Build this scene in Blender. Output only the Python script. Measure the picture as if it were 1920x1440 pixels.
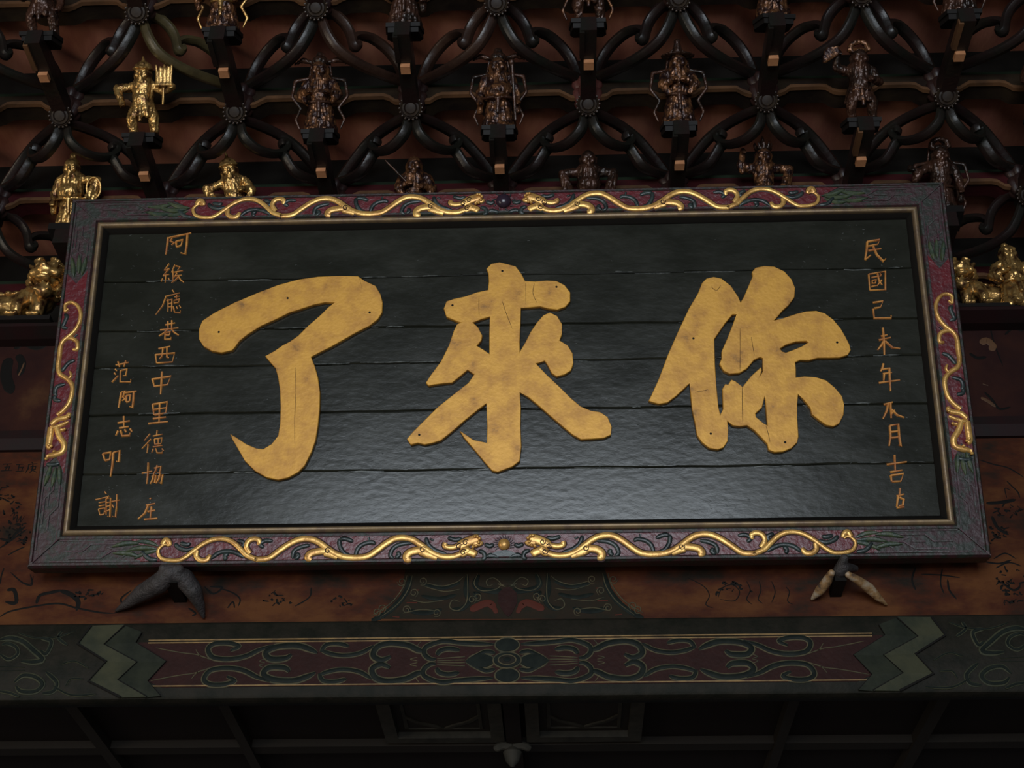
import bpy, bmesh, math, random
from mathutils import Vector, Matrix
random.seed(7)
for o in list(bpy.data.objects): bpy.data.objects.remove(o)
scene = bpy.context.scene
COL = scene.collection
rad = math.radians
# ------------------------------------------------------------------ camera
CAM = Vector((0.137, -3.118, 1.601)); YAW, PITCH, ROLL = rad(2.21), rad(34.943), rad(0.374); F = 2637.0
TILT = rad(14); Z0 = 3.24; PH = 1.046
cf = Vector((-math.sin(YAW)*math.cos(PITCH), math.cos(YAW)*math.cos(PITCH), math.sin(PITCH)))
r0 = Vector((math.cos(YAW), math.sin(YAW), 0)); u0 = r0.cross(cf)
cr = math.cos(ROLL)*r0 + math.sin(ROLL)*u0; cu = -math.sin(ROLL)*r0 + math.cos(ROLL)*u0
cd = bpy.data.cameras.new('camera'); cam = bpy.data.objects.new('camera', cd); COL.objects.link(cam)
cd.sensor_fit = 'HORIZONTAL'; cd.sensor_width = 36; cd.lens = 36*F/1920
cam.matrix_world = Matrix(((cr.x, cu.x, -cf.x, CAM.x), (cr.y, cu.y, -cf.y, CAM.y), (cr.z, cu.z, -cf.z, CAM.z), (0, 0, 0, 1)))
scene.camera = cam
# ------------------------------------------------------------------ world, lights, exposure
w = bpy.data.worlds.new('world'); scene.world = w; w.use_nodes = True
w.node_tree.nodes['Background'].inputs[0].default_value = (0.55, 0.6, 0.7, 1)
w.node_tree.nodes['Background'].inputs[1].default_value = 0.045
def area(name, loc, target, sx, sy, power, col):
    l = bpy.data.lights.new(name, 'AREA'); l.shape = 'RECTANGLE'; l.size = sx; l.size_y = sy; l.energy = power; l.color = col
    o = bpy.data.objects.new(name, l); COL.objects.link(o); o.location = loc
    o.rotation_euler = (Vector(target)-Vector(loc)).to_track_quat('-Z', 'Y').to_euler(); return o
# open front of the hall towards the courtyard, behind the visitor
area('courtyard_daylight', (-0.1, -9.0, 2.05), (-0.1, 0, 2.05), 4.2, 3.3, 430, (0.83, 0.915, 1.0))
area('side_door_daylight', (-4.6, -3.6, 1.9), (-0.6, 0.0, 4.0), 1.4, 2.4, 60, (1.0, 0.86, 0.66))
vs = scene.view_settings; vs.view_transform = 'Standard'; vs.look = 'None'; vs.gamma = 1; vs.use_curve_mapping = False; vs.exposure = 0.0

# ------------------------------------------------------------------ pixel -> place
def ray(x, y): return cf*F + cr*(x-960) + cu*(720-y)
PV = Vector((0, -math.sin(TILT), math.cos(TILT))); PN = Vector((0, -math.cos(TILT), -math.sin(TILT))); PO = Vector((0, 0, Z0))
def onPl(x, y, n=0.0):
    d = ray(x, y); o = PO + PN*n; k = (o-CAM).dot(PN)/d.dot(PN); p = CAM + d*k - PO
    return (p.x, p.dot(PV))
def onY(x, y, Y):
    d = ray(x, y); return CAM + d*((Y-CAM.y)/d.y)
def onZ(x, y, Z):
    d = ray(x, y); return CAM + d*((Z-CAM.z)/d.z)
def Zm(pts, ox, oy, s): return [(ox+a/s, oy+b/s) for a, b in pts]      # enlarged-crop pixel -> photo pixel

# ------------------------------------------------------------------ materials
MATS = {}
def mat(name, c1, c2=None, rough=0.6, metal=0.0, scale=20, bump=0.0, bscale=60, lo=0.4, hi=0.65, spec=0.5, coat=0.0, stretch=(1, 1, 1), c3=None, rvar=0.0, detail=6):
    m = bpy.data.materials.new(name); m.use_nodes = True; nt = m.node_tree; b = nt.nodes['Principled BSDF']
    b.inputs['Roughness'].default_value = rough; b.inputs['Metallic'].default_value = metal
    b.inputs['Specular IOR Level'].default_value = spec; b.inputs['Coat Weight'].default_value = coat; b.inputs['Coat Roughness'].default_value = 0.25
    tc = nt.nodes.new('ShaderNodeTexCoord'); mp = nt.nodes.new('ShaderNodeMapping'); mp.inputs['Scale'].default_value = stretch
    nt.links.new(tc.outputs['Object'], mp.inputs[0])
    b.inputs['Base Color'].default_value = (*c1, 1)
    if c2:
        n = nt.nodes.new('ShaderNodeTexNoise'); n.inputs['Scale'].default_value = scale; n.inputs['Detail'].default_value = detail; n.inputs['Roughness'].default_value = 0.62
        nt.links.new(mp.outputs[0], n.inputs['Vector'])
        r = nt.nodes.new('ShaderNodeValToRGB'); r.color_ramp.elements[0].position = lo; r.color_ramp.elements[1].position = hi
        r.color_ramp.elements[0].color = (*c1, 1); r.color_ramp.elements[1].color = (*c2, 1)
        if c3:
            e = r.color_ramp.elements.new(min(0.98, hi+0.12)); e.color = (*c3, 1)
        nt.links.new(n.outputs[0], r.inputs[0]); nt.links.new(r.outputs[0], b.inputs['Base Color'])
        if rvar:
            mr = nt.nodes.new('ShaderNodeMapRange'); mr.inputs[3].default_value = rough-rvar; mr.inputs[4].default_value = rough+rvar
            nt.links.new(n.outputs[0], mr.inputs[0]); nt.links.new(mr.outputs[0], b.inputs['Roughness'])
    if bump:
        n2 = nt.nodes.new('ShaderNodeTexNoise'); n2.inputs['Scale'].default_value = bscale; n2.inputs['Detail'].default_value = 5
        nt.links.new(mp.outputs[0], n2.inputs['Vector'])
        bp = nt.nodes.new('ShaderNodeBump'); bp.inputs['Strength'].default_value = bump; bp.inputs['Distance'].default_value = 0.004
        nt.links.new(n2.outputs[0], bp.inputs['Height']); nt.links.new(bp.outputs[0], b.inputs['Normal'])
    MATS[name] = m; return m
mat('board', (0.0135, 0.0140, 0.0095), (0.021, 0.0215, 0.015), rough=0.22, scale=9, bump=0.10, bscale=60, spec=0.42, stretch=(0.6, 1.1, 1), rvar=0.08)
mat('ridge_glint', (0.03, 0.034, 0.03), (0.20, 0.21, 0.20), rough=0.2, scale=40, lo=0.4, hi=0.7)  # pale tone colours sky glints onto the seam ridges and flecks
mat('gold', (0.66, 0.335, 0.046), (0.50, 0.235, 0.038), rough=0.46, metal=0.25, scale=19, detail=10, bump=0.12, bscale=120, lo=0.42, hi=0.62, c3=(0.20, 0.10, 0.03), rvar=0.06)
mat('gold_small', (0.62, 0.27, 0.05), (0.36, 0.12, 0.035), rough=0.5, metal=0.15, scale=40)
mat('gold_relief', (0.78, 0.46, 0.13), (0.50, 0.25, 0.07), rough=0.33, metal=0.45, scale=30, bump=0.2, bscale=90)
mat('gilt_moulding', (0.27, 0.185, 0.095), (0.17, 0.115, 0.075), rough=0.42, metal=0.35, scale=30, bump=0.15)
mat('red', (0.125, 0.010, 0.014), (0.085, 0.010, 0.014), rough=0.34, scale=25, bump=0.5, bscale=70, spec=0.5)
mat('rail', (0.018, 0.022, 0.015), (0.038, 0.013, 0.015), rough=0.5, scale=26, bump=0.6, bscale=70, lo=0.45, hi=0.55)
mat('fret', (0.055, 0.016, 0.024), (0.040, 0.048, 0.038), rough=0.4, scale=35, bump=0.4)
mat('leaf_green', (0.055, 0.070, 0.028), (0.020, 0.040, 0.028), rough=0.4, scale=40, bump=0.4)
mat('cloud', (0.012, 0.018, 0.018), (0.035, 0.05, 0.045), rough=0.36, scale=40, bump=0.3)
mat('shade_and_incision', (0.035, 0.014, 0.014), None, rough=0.5, spec=0.2)  # dark tone for the dragons' painted shade outline and the incised spirals
mat('pearl_dark', (0.03, 0.018, 0.03), None, rough=0.22)
mat('wood_arm', (0.018, 0.009, 0.008), (0.011, 0.011, 0.008), rough=0.36, scale=9, bump=0.35, bscale=60, rvar=0.08, spec=0.4)
mat('olive', (0.085, 0.065, 0.028), (0.055, 0.042, 0.02), rough=0.33, scale=14, bump=0.35, bscale=60)
mat('brown_arm', (0.045, 0.022, 0.014), (0.028, 0.014, 0.010), rough=0.36, scale=10, bump=0.35, bscale=60)
mat('cap', (0.022, 0.010, 0.010), (0.035, 0.016, 0.012), rough=0.4, scale=25, bump=0.3)
mat('cap_pink', (0.13, 0.042, 0.034), (0.06, 0.02, 0.018), rough=0.42, scale=25, bump=0.3)
mat('boss', (0.016, 0.010, 0.008), (0.034, 0.022, 0.013), rough=0.5, scale=40, spec=0.25)
mat('pearl_gilt', (0.04, 0.024, 0.016), None, rough=0.35, metal=0.2)
mat('gilt_block', (0.55, 0.26, 0.12), (0.42, 0.18, 0.08), rough=0.5, scale=30)
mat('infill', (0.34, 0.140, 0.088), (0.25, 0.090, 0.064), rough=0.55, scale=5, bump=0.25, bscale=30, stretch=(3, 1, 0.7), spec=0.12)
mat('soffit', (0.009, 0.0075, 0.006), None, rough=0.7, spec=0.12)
mat('beam_dark', (0.030, 0.020, 0.012), (0.016, 0.010, 0.008), rough=0.5, scale=8, bump=0.3, spec=0.12)
mat('beam_red', (0.045, 0.008, 0.009), (0.030, 0.008, 0.008), rough=0.5, scale=8, bump=0.3, spec=0.12)
mat('beam_edge', (0.13, 0.060, 0.026), (0.07, 0.034, 0.016), rough=0.45, scale=14)
mat('green_strip', (0.016, 0.024, 0.014), None, rough=0.5, spec=0.12)
mat('statue_gold', (0.60, 0.36, 0.12), (0.09, 0.035, 0.018), rough=0.30, metal=0.75, scale=26, bump=0.4, bscale=90, lo=0.46, hi=0.66)
mat('statue_dark', (0.070, 0.030, 0.018), (0.018, 0.011, 0.008), rough=0.30, metal=0.35, scale=14, bump=0.5, bscale=90, lo=0.42, hi=0.6)
mat('statue_bronze', (0.21, 0.090, 0.036), (0.030, 0.014, 0.012), rough=0.30, metal=0.5, scale=34, bump=0.5, bscale=90, lo=0.40, hi=0.56)
mat('statue_base', (0.013, 0.011, 0.010), None, rough=0.5, spec=0.12)
mat('paint_orange', (0.112, 0.040, 0.013), (0.060, 0.017, 0.008), rough=0.55, scale=4.5, bump=0.2, bscale=30, lo=0.38, hi=0.52, c3=(0.018, 0.013, 0.009), stretch=(1, 1.8, 1), detail=10, spec=0.12)
mat('paint_dark', (0.024, 0.009, 0.008), (0.038, 0.013, 0.009), rough=0.55, scale=4, bump=0.2, bscale=30, lo=0.42, hi=0.58, c3=(0.07, 0.03, 0.014), detail=8, spec=0.12)
mat('ledge', (0.020, 0.008, 0.008), (0.014, 0.010, 0.009), rough=0.5, scale=10, spec=0.12)
mat('ink', (0.008, 0.007, 0.006), None, rough=0.6, spec=0.12)
mat('ink_brown', (0.035, 0.014, 0.009), None, rough=0.6, spec=0.12)
mat('beam_ground', (0.026, 0.0105, 0.009), (0.034, 0.013, 0.011), rough=0.6, scale=20, bump=0.3, bscale=90, spec=0.12)
mat('beam_green', (0.021, 0.018, 0.013), (0.011, 0.0115, 0.008), rough=0.6, scale=18, bump=0.3, bscale=90, spec=0.12)
mat('scroll_dark', (0.007, 0.010, 0.008), (0.013, 0.017, 0.013), rough=0.55, scale=30, spec=0.12)
mat('scroll_line', (0.095, 0.078, 0.042), (0.050, 0.050, 0.032), rough=0.6, scale=30, spec=0.12)
mat('gold_line', (0.30, 0.18, 0.06), (0.14, 0.085, 0.036), rough=0.5, scale=30)
mat('grey_green', (0.052, 0.052, 0.030), (0.030, 0.034, 0.022), rough=0.6, scale=14, bump=0.3, spec=0.12)
mat('dark_green', (0.026, 0.029, 0.019), (0.014, 0.017, 0.012), rough=0.6, scale=14, bump=0.3, spec=0.12)
mat('ornament_ground', (0.026, 0.017, 0.010), (0.018, 0.016, 0.010), rough=0.6, scale=30, spec=0.12)
mat('red_orange', (0.085, 0.022, 0.014), None, rough=0.6, spec=0.12)
mat('ceiling', (0.022, 0.017, 0.016), None, rough=0.7, spec=0.12)
mat('ceiling_frame', (0.032, 0.027, 0.023), None, rough=0.6, spec=0.12)
mat('ceiling_pale', (0.060, 0.055, 0.045), (0.035, 0.033, 0.028), rough=0.6, scale=20, spec=0.12)
mat('support_grey', (0.045, 0.037, 0.036), (0.024, 0.021, 0.020), rough=0.6, scale=60, bump=0.8, bscale=160)
mat('support_pale', (0.42, 0.34, 0.25), (0.30, 0.17, 0.07), rough=0.5, scale=22, c3=(0.04, 0.03, 0.03), lo=0.42, hi=0.56)

# ------------------------------------------------------------------ mesh helpers
def crom(pts, n=6, closed=False):
    if len(pts) < 3: return [tuple(map(float, p)) for p in pts]
    P = [Vector(p) for p in pts]; out = []; L = len(P)
    for i in range(L if closed else L-1):
        if closed: a, b, c, d = P[i-1], P[i], P[(i+1) % L], P[(i+2) % L]
        else: a, b, c, d = P[max(i-1, 0)], P[i], P[i+1], P[min(i+2, L-1)]
        for k in range(n):
            t = k/n
            out.append(0.5*((2*b) + (c-a)*t + (2*a-5*b+4*c-d)*t*t + (3*b-a-3*c+d)*t*t*t))
    if not closed: out.append(P[-1])
    return [tuple(v) for v in out]
class MB:
    def __init__(s): s.v = []; s.f = []; s.smooth = True
    def box(s, x0, x1, y0, y1, z0, z1):
        n = len(s.v); s.v += [(x, y, z) for z in (z0, z1) for y in (y0, y1) for x in (x0, x1)]
        s.f += [tuple(n+i for i in q) for q in ((0, 2, 3, 1), (4, 5, 7, 6), (0, 1, 5, 4), (2, 6, 7, 3), (0, 4, 6, 2), (1, 3, 7, 5))]; return s
    def prism(s, poly, z0, z1):                                   # convex-ish polygon between two heights
        n = len(s.v); L = len(poly); s.v += [(x, y, z0) for x, y in poly] + [(x, y, z1) for x, y in poly]
        s.f += [tuple(n+L+i for i in range(L)), tuple(n+L-1-i for i in range(L))]
        s.f += [(n+i, n+(i+1) % L, n+L+(i+1) % L, n+L+i) for i in range(L)]; return s
    def stroke(s, pts, wd, h=0.003, z0=0.0, n=5, flat=False, taper=(0.6, 0.35), smooth=True):
        q = crom(pts, n) if smooth else [tuple(p) for p in pts]
        q = [p for i, p in enumerate(q) if i == 0 or (Vector(p)-Vector(q[i-1])).length > 1e-6]
        L = len(q)
        if L < 2: return s
        prof = [(-1, 0), (-0.94, 0.55), (-0.72, 0.8), (0.72, 0.8), (0.94, 0.55), (1, 0)] if flat else [(-1, 0), (-0.85, 0.55), (-0.4, 0.92), (0.4, 0.92), (0.85, 0.55), (1, 0)]
        m = len(prof); base = len(s.v)
        for i, p in enumerate(q):
            a = Vector(q[max(i-1, 0)]); b = Vector(q[min(i+1, L-1)]); d = (b-a).normalized(); nx, ny = -d.y, d.x
            t = i/(L-1); ww = (wd(t) if callable(wd) else wd)*0.5
            e = 1.0
            if t < 0.18: e = taper[0] + (1-taper[0])*math.sin(t/0.18*math.pi/2)
            if t > 0.78: e = min(e, taper[1] + (1-taper[1])*math.sin((1-t)/0.22*math.pi/2))
            ww *= e
            for k, (o, z) in enumerate(prof): s.v.append((p[0]+nx*o*ww, p[1]+ny*o*ww, z0+z*h*(0.5+0.5*e)))
        for i in range(L-1):
            for k in range(m-1):
                A = base+i*m+k; s.f.append((A+1, A, A+m, A+m+1))
        s.f.append(tuple(base+k for k in range(m))); e = base+(L-1)*m; s.f.append(tuple(e+m-1-k for k in range(m))); return s
    def disc(s, cx, cy, rx, ry, z0, h, dome=0.4, n=24):
        base = len(s.v); rings = [(1, 0), (0.96, h*(1-dome)), (0.6, h*(1-dome*0.35)), (0.0, h)]
        for r, z in rings[:-1]:
            for i in range(n): a = 2*math.pi*i/n; s.v.append((cx+rx*r*math.cos(a), cy+ry*r*math.sin(a), z0+z))
        s.v.append((cx, cy, z0+h)); t = len(s.v)-1
        for j in range(2):
            for i in range(n): s.f.append((base+j*n+i, base+j*n+(i+1) % n, base+(j+1)*n+(i+1) % n, base+(j+1)*n+i))
        for i in range(n): s.f.append((base+2*n+i, base+2*n+(i+1) % n, t))
        return s
    def ball(s, c, r, nu=8, nv=5, sc=(1, 1, 1)):
        base = len(s.v)
        for j in range(1, nv):
            a = math.pi*j/nv
            for i in range(nu): b = 2*math.pi*i/nu; s.v.append((c[0]+r*sc[0]*math.sin(a)*math.cos(b), c[1]+r*sc[1]*math.sin(a)*math.sin(b), c[2]+r*sc[2]*math.cos(a)))
        s.v += [(c[0], c[1], c[2]+r*sc[2]), (c[0], c[1], c[2]-r*sc[2])]; T = len(s.v)-2
        for j in range(nv-2):
            for i in range(nu): A = base+j*nu; s.f.append((A+i, A+nu+i, A+nu+(i+1) % nu, A+(i+1) % nu))
        for i in range(nu):
            s.f.append((base+i, base+(i+1) % nu, T)); A = base+(nv-2)*nu; s.f.append((A+(i+1) % nu, A+i, T+1))
        return s
    def lathe(s, prof, n=24, lobes=0, amp=0.0):
        base = len(s.v); m = len(prof)
        for r, z in prof:
            for i in range(n):
                a = 2*math.pi*i/n; q = r*(1+amp*abs(math.sin(lobes*a/2)) - amp*0.5) if lobes else r
                s.v.append((q*math.cos(a), q*math.sin(a), z))
        for j in range(m-1):
            for i in range(n): s.f.append((base+j*n+i, base+j*n+(i+1) % n, base+(j+1)*n+(i+1) % n, base+(j+1)*n+i))
        s.f.append(tuple(base+n-1-i for i in range(n))); s.f.append(tuple(base+(m-1)*n+i for i in range(n))); return s
    def build(s, name, m, parent=None, smooth=30, loc=None):
        me = bpy.data.meshes.new(name); me.from_pydata(s.v, [], s.f)
        bm = bmesh.new(); bm.from_mesh(me); bmesh.ops.recalc_face_normals(bm, faces=bm.faces); bm.to_mesh(me); bm.free()
        o = bpy.data.objects.new(name, me); COL.objects.link(o); me.materials.append(MATS[m])
        if smooth:
            me.polygons.foreach_set('use_smooth', [True]*len(me.polygons)); me.set_sharp_from_angle(angle=rad(smooth))
        if parent: o.parent = parent
        if loc: o.location = loc
        return o
def poly(name, m, parent, outline, holes=(), depth=0.01, bevel=0.002, z=0.0):
    c = bpy.data.curves.new(name, 'CURVE'); c.dimensions = '2D'; c.fill_mode = 'BOTH'; c.extrude = max(depth/2-bevel, 0.0002); c.bevel_depth = bevel; c.bevel_resolution = 1; c.offset = -bevel
    for L in [outline]+list(holes):
        sp = c.splines.new('POLY'); sp.points.add(len(L)-1); sp.use_cyclic_u = True
        for i, (x, y) in enumerate(L): sp.points[i].co = (x, y, 0, 1)
    t = bpy.data.objects.new('tmp', c); COL.objects.link(t); bpy.context.view_layer.update()
    me = bpy.data.meshes.new_from_object(t.evaluated_get(bpy.context.evaluated_depsgraph_get())); bpy.data.objects.remove(t); bpy.data.curves.remove(c)
    me.name = name; me.transform(Matrix.Translation((0, 0, z+depth/2))); me.materials.clear(); me.materials.append(MATS[m])
    o = bpy.data.objects.new(name, me); COL.objects.link(o)
    if parent: o.parent = parent
    return o
def tag(o, label=None, cat=None, group=None, kind=None):
    if label: o['label'] = label
    if cat: o['category'] = cat
    if group: o['group'] = group
    if kind: o['kind'] = kind
    return o
def empty(name, loc, rx=0.0):
    o = bpy.data.objects.new(name, None); COL.objects.link(o); o.location = loc; o.rotation_euler = (rx, 0, 0); o.empty_display_size = 0.05; return o
UP = rad(90)      # local x,y,z of an upright face = world X, Z, -Y

# ================================================================== THE BUILDING
YB, YL, YC = 0.11, 0.03, 0.0          # painted boards, tie beam face
def upright(name, Y): return empty(name, (0, Y, 0), UP)
mat('floor', (0.30, 0.25, 0.20), (0.24, 0.20, 0.17), rough=0.6, scale=3)
tag(MB().box(-6, 6, -9.5, 4, -0.05, 0).build('floor', 'floor', None, 0), 'worn stone floor of the hall', 'floor', kind='structure')
# --- painted boards behind and beside the plaque
def board_piece(name, z0, z1, m, y=YB, x=2.3, t=0.05):
    return MB().box(-x, x, z0, z1, -t, 0).build(name, m, None, 0)
def wallpt(x, y, Y=YB): p = onY(x, y, Y); return (p.x, p.z)
wall = empty('wall_front', (0, YB, 0), UP); tag(wall, 'painted timber wall boards behind the plaque', 'wall', kind='structure')
o = MB().box(-3.4, 3.4, 3.10, 3.665, -0.05, 0).build('landscape_board', 'paint_orange', wall, 0); tag(o, 'orange brown painted landscape board')
o = MB().box(-3.4, 3.4, 3.665, 4.03, -0.05, -0.004).build('figure_board', 'paint_dark', wall, 0); tag(o, 'dark maroon painted board')
# moulding between the two painted boards, ledge that carries the gilt lions
def moulding(name, Y0, z0, z1, proj, m, label):
    pr = [(0, z0), (-proj*0.55, z0), (-proj*0.8, z0+(z1-z0)*0.3), (-proj, z0+(z1-z0)*0.55), (-proj, z1), (0, z1)]
    b = MB()
    for x in (-3.4, 3.4): b.v += [(x, Y0+y, z) for y, z in pr]
    L = len(pr); b.f = [(i, (i+1) % L, L+(i+1) % L, L+i) for i in range(L)] + [tuple(range(L)), tuple(range(2*L-1, L-1, -1))]
    return tag(b.build(name, m, None, 0), label, 'moulding', kind='structure')
moulding('trim_1', YB, 3.655, 3.712, 0.022, 'ledge', 'dark moulding between the two painted boards')
moulding('trim_2', YB+0.02, 4.020, 4.046, 0.095, 'ledge', 'dark ledge carrying the gilt lions')

def arts(items, mname, name, parent, Y, h=0.0012, z0=0.0, wpx=4.0, flat=True, mirror=None):
    """painted or low carved lines on an upright face: items = list of (points in photo pixels, width in pixels)"""
    b = MB(); k = 0.00125
    for pts, wd in items:
        q = [wallpt(x, y, Y) for x, y in pts]
        b.stroke(q, wd*k, h, z0, flat=flat, taper=(0.4, 0.25))
        if mirror is not None: b.stroke([(2*mirror-x, z) for x, z in q], wd*k, h, z0, flat=flat, taper=(0.4, 0.25))
    return b.build(name, mname, parent)
# ink landscape, left and right of the plaque and in the strip below it
A = lambda pts: Zm(pts, 0, 1040, 3)
Bq = lambda pts: Zm(pts, 1280, 1040, 3)
Cq = lambda pts: Zm(pts, 0, 820, 4)
Dq = lambda pts: Zm(pts, 1780, 600, 2.88)
ink = [(A([(0, 350), (60, 318), (200, 290), (330, 275), (430, 300), (560, 325), (640, 330)]), 4), (A([(205, 275), (225, 230), (290, 212), (350, 200)]), 7),
       (A([(340, 202), (400, 225), (440, 265), (430, 315)]), 10), (A([(640, 330), (700, 300), (680, 250), (740, 200)]), 4),
       (A([(1060, 300), (1100, 330), (1080, 345)]), 4), (A([(1240, 190), (1310, 215), (1350, 250), (1340, 290)]), 3), (A([(1180, 180), (1250, 185), (1200, 220), (1150, 180)]), 4),
       (A([(1660, 290), (1740, 240), (1750, 185)]), 3), (A([(1280, 300), (1310, 265), (1320, 300)]), 3), (A([(60, 100), (130, 160), (180, 170), (170, 110)]), 3),
       (A([(40, 200), (80, 200), (90, 270), (30, 265)]), 8),
       (Cq([(0, 830), (60, 790), (130, 740), (200, 690)]), 4), (Cq([(60, 885), (120, 850), (190, 820)]), 3), (Cq([(0, 760), (70, 770), (120, 720), (190, 670)]), 6),
       (Cq([(30, 980), (10, 1040), (0, 1100)]), 3), (Cq([(180, 1090), (230, 1100), (250, 1040)]), 2), (Cq([(80, 590), (110, 560), (100, 620), (130, 580), (125, 640), (160, 590), (150, 640), (185, 590)]), 2),
       (Bq([(30, 130), (120, 180), (150, 230), (130, 280), (170, 300)]), 2), (Bq([(200, 240), (220, 190), (280, 170), (320, 210), (290, 260), (210, 250)]), 2),
       (Bq([(360, 150), (380, 200), (360, 250), (390, 280)]), 2), (Bq([(430, 150), (440, 200), (425, 250), (450, 275)]), 2), (Bq([(500, 150), (520, 210), (500, 270)]), 2), (Bq([(580, 180), (600, 210), (590, 260), (620, 280)]), 2),
       (Bq([(1310, 70), (1290, 140), (1310, 200)]), 4), (Bq([(1460, 80), (1450, 160), (1470, 220)]), 3), (Bq([(1490, 140), (1500, 200), (1540, 250)]), 4), (Bq([(1340, 110), (1450, 115), (1560, 130)]), 3),
       (Bq([(1700, 40), (1780, 50), (1850, 30)]), 4), (Bq([(1800, 160), (1860, 200), (1900, 180)]), 5),
       (Dq([(160, 755), (240, 780), (320, 800), (403, 850)]), 3), (Dq([(310, 870), (340, 900), (370, 930), (380, 960)]), 3), (Dq([(310, 960), (300, 910), (330, 920)]), 2),
       (Dq([(200, 990), (280, 985), (360, 970)]), 8), (Dq([(230, 1060), (260, 1120), (320, 1160)]), 7), (Dq([(240, 1290), (300, 1260), (360, 1290)]), 3), (Dq([(250, 1340), (320, 1310), (390, 1330)]), 3)]
rk = random.Random(5)
for cx, cy, rx, ry, n_ in ((30, 1000, 40, 22, 26), (165, 1115, 30, 12, 16), (15, 940, 22, 30, 18), (520, 1125, 26, 14, 14), (640, 1130, 22, 12, 12), (1895, 1085, 26, 22, 22), (1890, 960, 28, 16, 16), (1860, 1000, 26, 18, 18), (1380, 1105, 40, 14, 14), (1900, 1120, 30, 12, 14)):
    for j in range(n_):
        a_, r_ = rk.uniform(0, 6.28), rk.random()**.5; x_, y_ = cx+rx*r_*math.cos(a_), cy+ry*r_*math.sin(a_)
        ink.append(([(x_, y_), (x_+rk.uniform(-5, 5), y_+rk.uniform(-4, 4)), (x_+rk.uniform(-9, 9), y_+rk.uniform(-6, 6))], rk.uniform(1.5, 5)))
tag(arts(ink, 'ink', 'ink_drawing', wall, YB, h=0.0006, z0=0.0003), 'black ink landscape strokes', kind='stuff')
dk = [(Dq([(110, 180), (150, 205), (200, 200)]), 8), (Dq([(215, 10), (240, 120), (290, 250)]), 3), (Dq([(300, 80), (340, 50), (400, 60)]), 5), (Dq([(190, 390), (230, 430), (270, 480), (330, 470)]), 6),
      (Zm([(100, 340), (160, 300), (250, 330), (340, 290)], 0, 560, 3.6), 16), (Zm([(60, 400), (40, 520), (80, 640)], 0, 560, 3.6), 26), (Zm([(120, 380), (150, 440), (130, 520)], 0, 560, 3.6), 18), (Zm([(110, 260), (200, 250), (260, 290)], 0, 560, 3.6), 5)]
tag(arts(dk, 'ink', 'dark_figure_drawing', wall, YB+0.004, h=0.0006, z0=-0.0035), 'dark painted figures on maroon board', kind='stuff')  # figures drawn in darker paint
og = [(Dq([(170, 130), (200, 110), (235, 140), (220, 165)]), 17), (Dq([(170, 420), (210, 440), (250, 470)]), 8), (Dq([(180, 345), (210, 355)]), 6), (Zm([(125, 520), (150, 470), (165, 430)], 0, 560, 3.6), 4)]
tag(arts(og, 'beam_edge', 'ochre_drawing', wall, YB+0.004, h=0.0006, z0=-0.0034), 'ochre painted patches', kind='stuff')
# brushed characters at the edge of the landscape board
wz = lambda *L: [Zm(q, 0, 560, 3.6) for q in L]
for g in (wz([(20, 1118), (80, 1114)], [(50, 1118), (36, 1160)], [(30, 1139), (66, 1135), (56, 1160)], [(5, 1163), (80, 1159)]),
          wz([(110, 1121), (160, 1117)], [(130, 1120), (121, 1164)], [(120, 1141), (155, 1138), (146, 1164)], [(105, 1167), (162, 1163)]),
          wz([(215, 1104), (222, 1113)], [(190, 1121), (252, 1113)], [(195, 1121), (189, 1150), (172, 1176)], [(205, 1136), (242, 1131), (238, 1152), (206, 1153)], [(222, 1122), (216, 1160), (198, 1178)], [(218, 1158), (248, 1172)])):
    b = MB()
    for q in g: b.stroke([wallpt(x, y) for x, y in q], 0.0042, 0.0008, 0.0003, n=3, flat=True, taper=(0.7, 0.4), smooth=False)
    b.build('ink_character', 'ink', wall)

# --- centre ornament painted on the strip under the plaque
E7 = lambda pts: Zm(pts, 640, 1040, 3)
MX = wallpt(951, 1110)[0]
MB().prism([wallpt(*p) for p in E7([(1705, 362), (165, 362), (255, 312), (335, 225), (365, 60), (1475, 60), (1520, 190), (1590, 280)])], 0.0, 0.0003).build('ornament_ground', 'ornament_ground', wall, 0)
fill = [(E7([(1095, 110), (1115, 160), (1090, 190), (1000, 205), (965, 195)]), 12), (E7([(1160, 110), (1165, 200), (1150, 260), (1190, 300), (1250, 300)]), 11), (E7([(1480, 110), (1500, 190), (1560, 270), (1640, 330), (1700, 355)]), 12),
        (E7([(1200, 150), (1290, 180), (1400, 160)]), 8), (E7([(1220, 220), (1320, 240), (1420, 220)]), 9), (E7([(1300, 300), (1400, 320), (1500, 300)]), 10), (E7([(1100, 240), (1120, 210), (1080, 220)]), 6)]
arts(fill, 'scroll_dark', 'scroll_fill', wall, YB, z0=0.0003, mirror=MX)['kind'] = 'stuff'
def spir(cx, cy, r, turns=1.4, a0=0.0, sgn=1, n=9):
    return [(cx+r*(1-0.75*i/(n-1))*math.cos(a0+sgn*turns*2*math.pi*i/(n-1)), cy+r*(1-0.75*i/(n-1))*math.sin(a0+sgn*turns*2*math.pi*i/(n-1))) for i in range(n)]
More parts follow.
